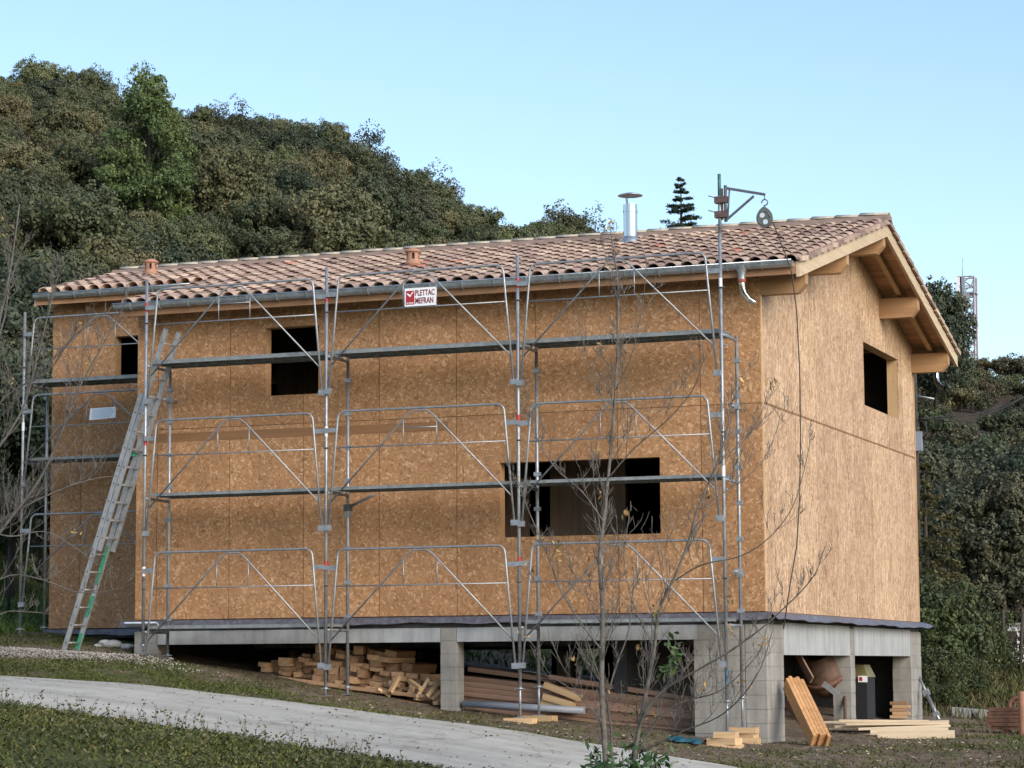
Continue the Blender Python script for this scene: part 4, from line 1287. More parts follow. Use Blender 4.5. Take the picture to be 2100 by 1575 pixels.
# pile of pale boards
GU, LU = 'pale boards piled on the ground by the gable', 'pale new board in the low pile on the ground by the gable'
zb = g1(2.2, 2.4)
base = at(1720, 1500, 2, zb)
for k, (a, b, y, dz) in enumerate([((1708, 1506), (1905, 1500), 3.0, 0), ((1745, 1508), (1930, 1500), 2.7, 0), ((1700, 1495), (1880, 1492), 3.3, 0), ((1712, 1490), (1920, 1488), 2.9, 0), ((1760, 1495), (1948, 1488), 2.6, 0),
                                   ((1690, 1481), (1910, 1481), 3.3, 0), ((1720, 1478), (1905, 1479), 3.0, 0), ((1735, 1485), (1945, 1483), 2.7, 0), ((1775, 1486), (1945, 1479), 2.95, 0)]):
    bar_thing('pale_board', at(*a, 1, y), at(*b, 1, y + .35), .2, .035, 'pale', LU, 'board', GU)
bar_thing('pale_board', at(1800, 1508, 1, 1.95), at(1958, 1506, 1, 2.1), .035, .12, 'pale', LU, 'board', GU)
bar_thing('pale_board', at(1785, 1500, 1, 2.1), at(1945, 1499, 1, 2.3), .035, .10, 'pale', LU, 'board', GU)
# small stack inside
for k in range(5):
    p = at(1826 + k % 2 * 5, 1470 - k * 7, 1, 9.4)
    bar_thing('timber_offcut', p, p + np.array((.3, .02, 0)), .12, .055, 'offcut', 'short pale timber in the small stack inside the far opening', 'timber', 'small stack inside the far opening')
# steel prop
pp = thing('steel_prop', 'galvanised steel prop leaning beside the far end of the gable', 'prop')
q0, q1 = at(1881, 1380, 1, 10.3), at(1926, 1477, 1, 9.7)
q0v, q1v = np.array(q0), np.array(q1)
MB().tube(q0v, q0v + (q1v - q0v) * .5, .024, 8).build('inner_tube', 'steel', pp); MB().tube(q0v + (q1v - q0v) * .42, q1v, .032, 8).build('outer_tube', 'steel', pp)
MB().obox(q0v + (q1v - q0v) * .42, (.05, 0, .02), (0, .05, 0), (-.02, 0, .05)).build('prop_collar', 'steel', pp); MB().obox(q0v + (q1v - q0v) * .88, (.045, 0, .02), (0, .045, 0), (-.02, 0, .045)).build('prop_collar', 'steel', pp)

# concrete mixer in the first opening
mx = thing('concrete_mixer', 'orange concrete mixer standing in the shadow between the gable piers', 'mixer')
mc = at(1690, 1382, 1, 5.2)
ax = Vector((-.12, -.55, .72)).normalized(); q = ax.to_track_quat('Z', 'Y').to_matrix()
mbm = MB().lathe((0, 0, 0), [(0, -.36), (.20, -.34), (.34, -.12), (.35, .06), (.33, .10), (.19, .38), (.18, .40), (.16, .38), (.3, .1), (.3, 0)], 28)
mbm.v = [tuple(q @ Vector(v) + Vector(mc)) for v in mbm.v]; mbm.build('drum', 'mixer', mx)
mbm = MB().lathe((0, 0, 0), [(.355, -.03), (.385, -.03), (.385, .04), (.355, .04)], 28); mbm.v = [tuple(q @ Vector(v) + Vector(mc)) for v in mbm.v]; mbm.build('ring_gear', 'rust', mx)
mbm = MB().lathe((0, 0, 0), [(0, .30), (.20, .33)], 24); mbm.v = [tuple(q @ Vector(v) + Vector(mc)) for v in mbm.v]; mbm.build('drum_mouth', 'black', mx)
zg_ = g1(mc[0], mc[1])
for sx_ in (-.42, .42):
    for sy_ in (-.4, .35): MB().tube((mc[0] + sx_ * .8, mc[1], mc[2] - .1), (mc[0] + sx_, mc[1] + sy_, zg_), .024, 8).build('leg', 'mixer', mx)
    MB().tube((mc[0] + sx_ * .8, mc[1], mc[2] - .1), (mc[0], mc[1], mc[2]), .03, 8).build('cradle', 'rust', mx)
wc = at(1664, 1352, 1, 5.0)
MB().poly_tube([(wc[0] + .2 * math.cos(a), wc[1], wc[2] + .2 * math.sin(a)) for a in np.linspace(0, 2 * math.pi, 25)], .014, 6).tube((wc[0] - .2, wc[1], wc[2]), (mc[0], wc[1], wc[2]), .012, 6).build('tilt_wheel', 'black', mx)
MB().beam(at(1688, 1402, 1, 4.6), at(1722, 1427, 1, 4.6), .05, .08).build('tow_bar', 'alu', mx)
gn = thing('generator', 'dark generator with yellow hood and small white label inside the gable', 'generator')
gc = at(1763, 1404, 1, 7.2)
MB().box((gc[0] - .35, gc[1], g1(gc[0], gc[1])), (gc[0] + .12, gc[1] + .6, gc[2] + .12)).build('body', 'black', gn)
MB().add([(gc[0] - .35, gc[1] - .01, gc[2] + .122), (gc[0] + .14, gc[1] - .01, gc[2] + .122), (gc[0] + .06, gc[1] + .05, gc[2] + .33), (gc[0] - .3, gc[1] + .05, gc[2] + .33),
          (gc[0] - .35, gc[1] + .6, gc[2] + .122), (gc[0] + .14, gc[1] + .6, gc[2] + .122), (gc[0] + .06, gc[1] + .5, gc[2] + .33), (gc[0] - .3, gc[1] + .5, gc[2] + .33)],
         [(0, 1, 2, 3), (5, 4, 7, 6), (1, 5, 6, 2), (4, 0, 3, 7), (3, 2, 6, 7)]).build('hood', 'yellow', gn)
lb0 = at(1760, 1386, 1, gc[1] - .006); lb1 = at(1779, 1399, 1, gc[1] - .006)
lbl = MB().box((lb0[0], gc[1] - .012, lb1[2]), (lb1[0], gc[1] - .003, lb0[2])).build('label_plate', 'white', gn)
flat('label_mark', [(lb0[0] + .015, lb1[2] + .02), (lb0[0] + .07, lb1[2] + .02), (lb0[0] + .07, lb0[2] - .02), (lb0[0] + .015, lb0[2] - .02)], gc[1] - .0135, 'red', lbl)
# leftover planks leaning inside the first opening
for a, b, y in [((1612, 1440), (1660, 1500), 2.0), ((1618, 1425), (1675, 1495), 2.2), ((1630, 1332), (1665, 1395), 2.6)]:
    bar_thing('dark_plank', at(*a, 1, y), at(*b, 1, y - .3), .03, .12, 'old_x', 'dark old plank leaning inside the opening behind the orange bundle', 'plank', 'dark planks inside the opening')
# sawhorse seen through the undercroft
sh_ = thing('sawhorse', 'wooden sawhorse on the grass seen through the gap under the house', 'sawhorse')
y = 13.2
MB().beam(at(996, 1328, 1, y), at(1072, 1329, 1, y), .1, .08).build('top_rail', 'fresh_x', sh_)
for a, b in (((1002, 1330), (1022, 1362)), ((1068, 1328), (1084, 1366)), ((1012, 1330), (1000, 1360)), ((1062, 1330), (1048, 1362))):
    MB().beam(at(*a, 1, y), at(*b, 1, y + .1), .09, .06, (0, 1, 0)).build('leg', 'orange_x', sh_)
bar_thing('pale_board', at(1085, 1336, 1, 14.5), at(1135, 1344, 1, 14.5), .2, .05, 'pale', 'pale plank lying on the grass behind the house', 'board')
# blue tarp
vs = []; fs = []
ta = at(1370, 1526, 1, -1.3); tb = at(1470, 1524, 1, -.6)
for i in range(13):
    for j in range(5):
        xx = ta[0] + (tb[0] - ta[0]) * i / 12; yy = ta[1] - .12 + .5 * j / 4 + .1 * math.sin(i)
        vs.append((xx, yy, g1(xx, yy) + .03 + .05 * abs(math.sin(i * 1.9 + j * 2.3)) * (0 if j in (0, 4) else 1)))
for i in range(12):
    for j in range(4): fs.append((i * 5 + j, (i + 1) * 5 + j, (i + 1) * 5 + j + 1, i * 5 + j + 1))
MB().add(vs, fs, True).build('tarp', 'tarp', None, label='crumpled dark blue tarp on the ground beside the corner pier', cat='tarp')

# gravel heap (uncountable)
gv = []; gf = []
cx_, cy_ = -11.2, -1.2
for k in range(5200):
    x = cx_ + NR.normal() * .85 + (0 if k % 2 else .9); y = cy_ + NR.normal() * .26 - (x - cx_) * .05
    r_ = NR.uniform(.007, .02)
    gv.append((x, y, r_))
G = np.array(gv); zz = gz(G[:, 0], G[:, 1]) + .09 * np.exp(-((G[:, 0] - cx_) / 1.6) ** 2 - ((G[:, 1] - cy_) / .5) ** 2) * NR.uniform(0, 1, len(G))
tet = np.array([(1, 1, 1), (-1, -1, 1), (-1, 1, -1), (1, -1, -1)], float) * .75
V = []
for k in range(len(G)):
    Rm = NR.normal(size=(3, 3)); qm, _ = np.linalg.qr(Rm)
    V.append(tet @ qm.T * G[k, 2] * (1, 1, .8) + (G[k, 0], G[k, 1], zz[k] + G[k, 2] * .4))
V = np.concatenate(V); Fq = (np.arange(len(G))[:, None, None] * 4 + np.array([(0, 1, 2), (0, 3, 1), (0, 2, 3), (1, 3, 2)])[None]).reshape(-1, 3)
obj('gravel', np_mesh('gravel', V, Fq), 'gravel', label='grey gravel spread at the foot of the ladder', cat='gravel', kind='stuff')

# ------------------------------------------------------------------ right-hand side objects
rm = thing('rusty_implement', 'rusty slatted farm implement with a wheel resting on the grass', 'implement')
zg0 = -1.83
r0 = at(2022, 1512, 2, zg0); r1 = at(2100, 1512, 2, zg0)
X0, X1, Y0 = r0[0] + .05, r0[0] + 1.05, r0[1]
zt0 = g1(X0, Y0)
for k in range(5): MB().beam((X0 - .05 + .01 * k, Y0 + .1, zt0 + .14 + .055 * k), (X1, Y0 + .1, zt0 + .15 + .055 * k), .3, .045).build('slat', 'rust', rm)
MB().box((X0 + .02, Y0 - .02, zt0 + .06), (X1, Y0 + .06, zt0 + .115)).build('frame_rail', 'rust', rm)
for x in (X0 + .2, X1 - .2): MB().box((x, Y0, zt0 - .03), (x + .08, Y0 + .3, zt0 + .07)).build('skid', 'rust', rm)
MB().poly_tube([(X0 + .42 + .13 * math.cos(a), Y0 + .1, zt0 + .40 + .13 * math.sin(a)) for a in np.linspace(0, 2 * math.pi, 21)], .03, 8).build('wheel', 'rust', rm)
MB().poly_tube([(X0 + .42 + .06 * math.cos(a), Y0 + .1, zt0 + .40 + .06 * math.sin(a)) for a in np.linspace(0, 2 * math.pi, 15)], .018, 8).build('wheel', 'rust', rm)
ob = at(2100, 1520, 1, Y0 - .3)
MB().lathe((ob[0], ob[1], g1(ob[0], ob[1]) - .05), [(.075, 0), (.07, .3), (.066, .66), (.05, .68), (0, .685)], 14).build('orange_post', 'faded', None, label='thick faded orange post beside the rusty implement', cat='post')
kb = at(1955, 1472, 2, -1.72); kc = at(2030, 1472, 2, -1.72)
bar_thing('kerb_stone', (kb[0], kb[1], g1(kb[0], kb[1]) + .06), (kc[0], kb[1], g1(kc[0], kb[1]) + .06), .25, .2, 'concrete', 'low grey stone edging at the foot of the shrubs', 'edging')
# white cabin behind the shrubs
wb = at(2066, 1400, 1, 30)
ws = thing('cabin', 'small white cabin half hidden behind the shrubs', 'cabin')
zb_ = g1(wb[0], 30)
MB().box((wb[0] - .15, 30, zb_), (wb[0] + 2, 32, zb_ + 1.0)).build('wall', 'white', ws)
MB().box((wb[0] - .2, 29.9, zb_ + 1.0), (wb[0] + 2.1, 32.1, zb_ + 1.06)).build('roof', 'concrete', ws)
wnd = MB().box((wb[0] + .05, 29.97, zb_ + .45), (wb[0] + .28, 29.995, zb_ + .85)).build('window', 'dark', ws)
for px in (2062, 2092):
    p = at(px, 1440, 1, 22); MB().tube((p[0], 22, g1(p[0], 22) - .1), (p[0] + (.12 if px > 2080 else 0), 22, g1(p[0], 22) + 1.5), .04, 8).build('fence_post', 'darkbark', None, label='dark wooden fence post before the white cabin', cat='post', group='posts before the cabin')
p = at(17, 1290, 1, 6.0)
MB().tube((p[0], 6, g1(p[0], 6) - .1), (p[0], 6, g1(p[0], 6) + 1.3), .03, 8).build('fence_post', 'black', None, label='thin dark fence post on the grass by the recessed end of the house', cat='post')

# utility pole and cable behind the house
up = thing('utility_pole', 'grey utility pole with junction box behind the far corner of the house', 'pole')
ub = at(1877, 930, 1, 22)
MB().tube((ub[0], 22, g1(ub[0], 22) - .2), (ub[0], 22, ub[2] + 2.2), .08, 10).build('shaft', 'darkbark', up)
jb0, jb1 = at(1879, 925, 1, 21.85), at(1891, 885, 1, 21.85)
MB().box((jb0[0], 21.75, jb0[2]), (jb1[0], 21.88, jb1[2])).build('junction_box', 'pipe', up)
MB().poly_tube([at(1886, 862, 1, 21.8), at(1898, 868, 1, 21.8), at(1901, 888, 1, 21.8), at(1894, 898, 1, 21.8)], .02, 6).build('cable_loop', 'black', up)
MB().tube(at(1880, 812, 1, 21.8), at(1916, 818, 1, 21.8), .025, 6).build('cross_arm', 'alu', up)
for dz in (0, .06):
    pts = [np.array(at(a, b, 1, 21.8 + (a - 1884) * .01)) + (0, 0, dz * math.sin(a * .03)) for a, b in ((1884, 858), (1910, 860), (1950, 858), (1990, 851), (2030, 842), (2070, 828), (2110, 810), (2170, 782))]
    MB().poly_tube(pts, .014, 6).build('cable', 'black', None, label='black overhead cable sagging away from the utility pole', cat='cable', group='overhead cables')

# lattice mast on the hill
mast = thing('lattice_mast', 'slender steel lattice mast with antenna panels on the hilltop', 'mast')
mt = 255.0
mp = lambda px, py: CAM + ((px - 1050) / FPX * RIGHT - (py - 787.5) / FPX * UP + FWD) * mt
b_, t_ = mp(1985, 745), mp(1983, 566)
hw = .72
cor = [np.array((sx_ * hw, sy_ * hw, 0)) for sx_, sy_ in ((-1, -1), (1, -1), (1, 1), (-1, 1))]
zb0 = g1(b_[0], b_[1]) - 1
for c in cor: MB().tube((b_[0] + c[0] * 1.1, b_[1] + c[1] * 1.1, zb0), (t_[0] + c[0] * .9, b_[1] + c[1] * .9, t_[2]), .10, 6).build('leg', 'mast', mast)
nl = 9
for k in range(nl):
    z0_ = b_[2] + (t_[2] - b_[2]) * k / nl; z1_ = b_[2] + (t_[2] - b_[2]) * (k + 1) / nl; mb = MB()
    for i in range(4):
        c0, c1 = cor[i], cor[(i + 1) % 4]
        A_ = np.array((b_[0] + c0[0], b_[1] + c0[1], z0_)); B_ = np.array((b_[0] + c1[0], b_[1] + c1[1], z1_))
        MBt = MB().tube(A_, B_, .06, 5); mb.v += []; mb.add(MBt.v, MBt.f)
        MBt = MB().tube((b_[0] + c0[0], b_[1] + c0[1], z1_), (b_[0] + c1[0], b_[1] + c1[1], z1_), .06, 5); mb.add(MBt.v, MBt.f)
    mb.build('lattice_section', 'mast', mast, kind='stuff')
for zz_ in (600, 648): 
    c = mp(1984, zz_); MB().box((c[0] - .8, b_[1] - .8, c[2] - .08), (c[0] + .8, b_[1] + .8, c[2] + .08)).build('platform', 'pipe', mast)
for px, w in ((1965, .3), (1973, .22)):
    a, b = mp(px, 568), mp(px, 614); MB().box((a[0] - w, b_[1] - 1.2, b[2]), (a[0] + w, b_[1] - .8, a[2])).build('antenna_panel', 'white' if w > .25 else 'pipe', mast)
c = mp(1984, 610); MB().box((c[0] - .3, b_[1] - .9, c[2] - .5), (c[0] + .2, b_[1] - .5, c[2] + .4)).build('radio_box', 'pipe', mast)
MB().tube(mp(1974, 566), mp(1974, 530), .03, 5).build('whip_antenna', 'steel', mast)


# ------------------------------------------------------------------ vegetation
def leaf_quads(P, Nrm, a, b, rng):
    """rhombic leaves at P facing Nrm with half sizes a (long) and b"""
    n = len(P); t = rng.normal(size=(n, 3)); u = np.cross(Nrm, t); u /= np.linalg.norm(u, axis=1)[:, None] + 1e-9; v = np.cross(Nrm, u)
    u = u * a[:, None]; v = v * b[:, None]
    V = np.stack([P - u, P - v * 1.0 + u * .15, P + u, P + v * 1.0 + u * .15], 1).reshape(-1, 3)
    return V, np.arange(4 * n).reshape(n, 4)


def unit(n, rng):
    d = rng.normal(size=(n, 3)); return d / np.linalg.norm(d, axis=1)[:, None]


def crown_mesh(name, seed, rx, rz, zc, lobes, lr, per, size, m_, flat_=.85, top=0.35, core=.6, nsub=16):
    """crown of rounded lobes; each lobe carries tufts of leaf faces and is filled with leaves inside"""
    rng = np.random.default_rng(seed)
    d = unit(lobes, rng); d[:, 2] = np.where(d[:, 2] < -top, -d[:, 2], d[:, 2])
    rad = rng.uniform(.40, 1.0, lobes) ** .6
    C = d * rad[:, None] * (rx - lr * .6, rx - lr * .6, rz - lr * .6) + (0, 0, zc)
    if top > .9: C[:, :2] *= np.clip(1.25 - .85 * (C[:, 2] - zc + rz) / (2 * rz), .25, 1)[:, None]
    R_ = lr * rng.uniform(.65, 1.3, lobes)
    ns = lobes * nsub
    sd_ = unit(ns, rng); sd_[:, 2] = np.where(rng.random(ns) < .6, np.abs(sd_[:, 2]), sd_[:, 2])
    li = np.repeat(np.arange(lobes), nsub)
    SC_ = C[li] + sd_ * (R_[li] * rng.uniform(.70, 1.0, ns))[:, None] * (1, 1, flat_)
    SR = R_[li] * rng.uniform(.26, .46, ns)
    k = max(3, per // nsub); n = ns * k; si = np.repeat(np.arange(ns), k)
    dd = unit(n, rng) + sd_[si] * .9; dd /= np.linalg.norm(dd, axis=1)[:, None]
    P = SC_[si] + dd * (SR[si] * rng.uniform(.55, 1.1, n))[:, None]
    Nn = dd + unit(n, rng) * .45; Nn /= np.linalg.norm(Nn, axis=1)[:, None]
    s_ = size * rng.uniform(.6, 1.4, n)
    if core:
        m = int(n * core); l2 = rng.integers(0, lobes, m); d2 = unit(m, rng)
        P = np.concatenate([P, C[l2] + d2 * (R_[l2] * rng.uniform(.15, .82, m))[:, None] * (1, 1, flat_)])
        Nn = np.concatenate([Nn, unit(m, rng) * .8 + d2]); Nn /= np.linalg.norm(Nn, axis=1)[:, None]
        s_ = np.concatenate([s_, size * rng.uniform(.9, 1.7, m)])
    V, Q = leaf_quads(P, Nn, s_, s_ * .62, rng)
    me = np_mesh(name, V, Q); me.materials.append(M[m_]); return me, C


def trunk_mesh(name, h, r, C, m_, seed=0, nl=7):
    rng = random.Random(seed); mb = MB()
    mb.poly_tube([(0, 0, -.4), (.05, .02, h * .35), (rng.uniform(-.1, .1), rng.uniform(-.1, .1), h * .7), (rng.uniform(-.15, .15), 0, h * .92)], [r, r * .8, r * .5, r * .15], 7)
    for k in range(min(nl, len(C))):
        c = C[k]; z0_ = h * rng.uniform(.25, .6)
        mb.poly_tube([(0, 0, z0_), tuple(np.array(c) * .55 + (0, 0, z0_ * .45)), tuple(c)], [r * .4, r * .25, r * .08], 5)
    me = mb.mesh(name); me.materials.append(M[m_]); return me


def tree_proto(name, seed, h, rx, leafm, lobes=34, lr=.62, per=95, size=.085, flat_=.8, zc=None, rz=None, core=.6):
    zc = h * .58 if zc is None else zc; rz = h * .44 if rz is None else rz
    cm, C = crown_mesh('crown', seed, rx, rz, zc, lobes, lr, per, size, leafm, flat_, core=core, top=.95 if leafm == 'leaf_pine' else .35)
    tm = trunk_mesh('trunk', h * .9, .014 * h + .02, C, 'darkbark', seed)
    return cm, tm


def place_tree(protos, k, x, y, s, rz, label, cat='tree', group=None, name='tree', sz=1.0, dz=0.0):
    cm, tm = protos[k]
    t = thing(name, label, cat, (x, y, g1(x, y) - .1 + dz), group); t.scale = (s, s, s * sz); t.rotation_euler = (0, 0, rz)
    obj('trunk', tm, None, t); obj('crown', cm, None, t)
    return t


oaks = [tree_proto('oak', 100 + k, 3.6, 1.8 + .2 * (k % 3), 'leaf_oak', 30 + 3 * k, .58, 560, .046, .9, 1.65, 1.95) for k in range(5)]
darks = [tree_proto('dark_oak', 200 + k, 3.6, 1.9, 'leaf_dark', 34, .58, 560, .046, .9, 1.65, 1.95) for k in range(3)]
talls = [tree_proto('tall_oak', 250 + k, 7.0, 2.7, 'leaf_dark', 85, .70, 320, .065, .9, 3.3, 3.7) for k in range(3)]
sparse = [tree_proto('thin_tree', 300 + k, 4.0, 1.1, 'leaf_scrub', 26, .26, 60, .05, 1.5, 2.2, 1.8, 0) for k in range(2)]
scrub = [tree_proto('scrub', 400 + k, 1.9, 1.25, 'leaf_scrub' if k else 'leaf_oak', 18, .45, 130, .06, .8, .7, .95) for k in range(3)]
shrubs = [tree_proto('shrub', 500 + k, 1.9, .95, 'leaf_shrub', 22, .30, 170, .036, 1.2, .8, 1.15) for k in range(2)]
pines = [tree_proto('pine', 600, 7.0, 2.15, 'leaf_pine', 150, .40, 260, .045, .7, 3.75, 3.3, .4)]


def dirpt(px, t):
    d = (px - 1050) / FPX * RIGHT - (1368 - 787.5) / FPX * UP + FWD
    h = np.array((d[0], d[1])); h /= np.linalg.norm(h); return CAM[0] + h[0] * t, CAM[1] + h[1] * t


def topy(x, y, z):
    v = np.array((x, y, z)) - CAM; return 787.5 - FPX * (v @ UP) / (v @ FWD), 1050 + FPX * (v @ RIGHT) / (v @ FWD)


rt = random.Random(5)
taken = []
tries = 0
GH = 'evergreen trees covering the wooded hill behind the house'
LH = ['olive-brown evergreen oak among those covering the hill behind the house', 'dark green evergreen oak among those covering the hill behind the house']
pine_xy = dirpt(290, 92)
taken.append((pine_xy[0], pine_xy[1], 2.4))
while tries < 9000 and len(taken) < 240:
    tries += 1
    px, t = rt.uniform(-160, 1300), 56 + 60 * rt.random() ** .8
    x, y = dirpt(px, t)
    s_ = rt.uniform(.7, 1.35) if t < 98 else rt.uniform(.65, .95)
    if any((x - a) ** 2 + (y - b) ** 2 < (1.02 * (s_ + c) * .95) ** 2 for a, b, c in taken): continue
    z = g1(x, y); ty, _ = topy(x, y, z + 3.6 * s_)
    if 150 < px < 1310 and ty > 640: continue
    taken.append((x, y, s_))
    if rt.random() < .74: place_tree(oaks, rt.randrange(5), x, y, s_, rt.uniform(0, 6.3), LH[0], group=GH, name='oak_tree', sz=rt.uniform(.85, 1.15))
    else: place_tree(darks, rt.randrange(3), x, y, s_ * .92, rt.uniform(0, 6.3), LH[1], group=GH + ', dark ones', name='oak_tree', sz=rt.uniform(.85, 1.1))
# trees standing up on the skyline
for px, t, s_ in ((758, 111, 1.0), (788, 111, .85), (900, 112, .95), (925, 112, .85), (1150, 113, .95), (1185, 113, .85), (1230, 112, .85), (480, 112, .8), (440, 112, .75)):
    x, y = dirpt(px, t); place_tree(sparse, rt.randrange(2), x, y, s_, rt.uniform(0, 6), 'thin-crowned tree standing out on the wooded skyline', group='thin trees on the skyline', name='thin_tree', sz=1.0, dz=.2)
x, y = pine_xy
pz = topy(x, y, g1(x, y))[0]
want = CAM[2] + 92 * (1368 - 112) / FPX
place_tree(pines, 0, x, y, 1.0, .4, 'tall bright green pine rising above the oaks on the hill', name='pine_tree', sz=(want - g1(x, y)) / 7.0)
# darker trees beside the recessed end of the house
for px, t, s_ in ((20, 53, .8), (85, 56, .85), (-60, 51, .8), (60, 60, .95), (125, 61, .95), (-20, 58, .9)):
    x, y = dirpt(px, t); place_tree(talls, rt.randrange(3), x, y, s_, rt.uniform(0, 6), 'large dark evergreen beyond the recessed end of the house', group='dark evergreens beyond the recessed end', name='evergreen_tree')
# right-hand side
for px, t, s_, z_ in ((1905, 75, .84, 1), (1960, 70, .78, 1), (2020, 76, .88, 1.0), (2085, 72, .86, 1), (2145, 74, .9, 1), (1870, 69, .8, 1), (1990, 66, .68, 1), (2060, 64, .72, 1), (2120, 66, .8, 1), (1925, 64, .62, 1)):
    x, y = dirpt(px, t); place_tree(talls, rt.randrange(3), x, y, s_, rt.uniform(0, 6), 'dark grey-green oak at the foot of the hill beyond the gable', group='dark oaks beyond the gable', name='oak_tree', sz=z_)
x, y = dirpt(1932, 168)
place_tree(talls, 1, x, y, 1.25, 1.0, 'lone dark tree beside the lattice mast behind the roof edge', name='lone_tree', sz=(CAM[2] + 168 * (1362 - 578) / FPX - g1(x, y)) / 7.0 / 1.25)
GSb = 'low scrub bushes on the far hillside'
for k in range(170):
    px, t = rt.uniform(1840, 2180), 85 + 170 * rt.random()
    x, y = dirpt(px, t); ty, tx = topy(x, y, g1(x, y))
    if 1935 < tx < 2075 and 850 < ty < 950 and rt.random() < .75: continue
    place_tree(scrub, rt.randrange(3), x, y, rt.uniform(.7, 1.7), rt.uniform(0, 6), 'low grey-green scrub bush on the far hillside under the mast', 'bush', GSb, 'scrub_bush')
for px, t, s_ in ((1905, 51, 1.0), (1935, 52, 1.15), (1962, 53, .95), (1985, 55, .8), (1918, 56, 1.25), (2000, 57, .7), (2035, 56, .6), (2095, 70, .8), (2015, 60, .9), (2135, 58, .7), (1897, 49, .6), (1925, 48.5, .5), (1950, 49.5, .6), (1975, 50, .5), (2000, 51, .45), (1940, 47, .35), (1890, 47, .4)):
    x, y = dirpt(px, t); place_tree(shrubs, rt.randrange(2), x, y, s_, rt.uniform(0, 6), 'leafy green shrub growing beyond the far corner of the gable', 'shrub', 'shrubs beyond the gable corner', 'shrub')


def conifer(name, h, r, seed, leafm, droop, label, x, y, z, per=42, size=.09, z0=.15):
    rng = np.random.default_rng(seed); P = []; Nn = []
    t = thing(name, label, 'tree', (x, y, z))
    mb = MB().poly_tube([(0, 0, -.3), (0, 0, h * .5), (0, 0, h * .98)], [.02 * h, .014 * h, .004], 7)
    tiers = int(h * 2.6)
    br = []
    for k in range(tiers):
        f = z0 + (1 - z0) * k / tiers; zz_ = h * f; rr_ = r * (1 - f) ** .95 + .04
        for j in range(6):
            a = rng.uniform(0, 6.283); L_ = rr_ * rng.uniform(.65, 1.15)
            tip = np.array((math.cos(a) * L_, math.sin(a) * L_, -droop * L_ + rng.uniform(-.1, .1)))
            br.append([(0, 0, zz_), tuple(np.array((0, 0, zz_)) + tip * .55 + (0, 0, .08 * L_)), tuple(np.array((0, 0, zz_)) + tip)])
            s_ = rng.random(per) ** .7
            pts = np.array((0, 0, zz_)) + tip * s_[:, None] + rng.normal(size=(per, 3)) * (.07 * L_ + .012) * np.array((1, 1, .6)) - np.array((0, 0, 1)) * (droop * .25 * rng.random(per) * L_)[:, None]
            P.append(pts)
    for b in br: mb.poly_tube(b, [.012, .008, .003], 4)
    mb.build('trunk', 'darkbark', t)
    P = np.concatenate(P); Nn = unit(len(P), rng) + (0, 0, .3); Nn /= np.linalg.norm(Nn, axis=1)[:, None]
    s_ = size * rng.uniform(.6, 1.4, len(P)); V, Q = leaf_quads(P, Nn, s_, s_ * .35, rng)
    obj('crown', np_mesh('crown', V, Q), leafm, t)
    return t


x, y = dirpt(1410, 120)
hs = CAM[2] + 120 * (1365 - 345) / FPX - g1(x, y)
conifer('spruce_tree', hs, hs * .34, 3, 'leaf_spruce', -.12, 'dark spruce top showing above the ridge tiles', x, y, g1(x, y), 170, .065)
for (px, t, h, r_, lab, sd_) in ((1905, 57, 5.0, 1.7, 'brown-green conifer with drooping branches beside the gable', 4), (1950, 60, 4.0, 1.3, 'smaller brown-green conifer between the shrubs and the oaks', 5)):
    x, y = dirpt(px, t); conifer('drooping_conifer', h, r_, sd_, 'leaf_brown', .35, lab, x, y, g1(x, y) - .1, 110, .045)


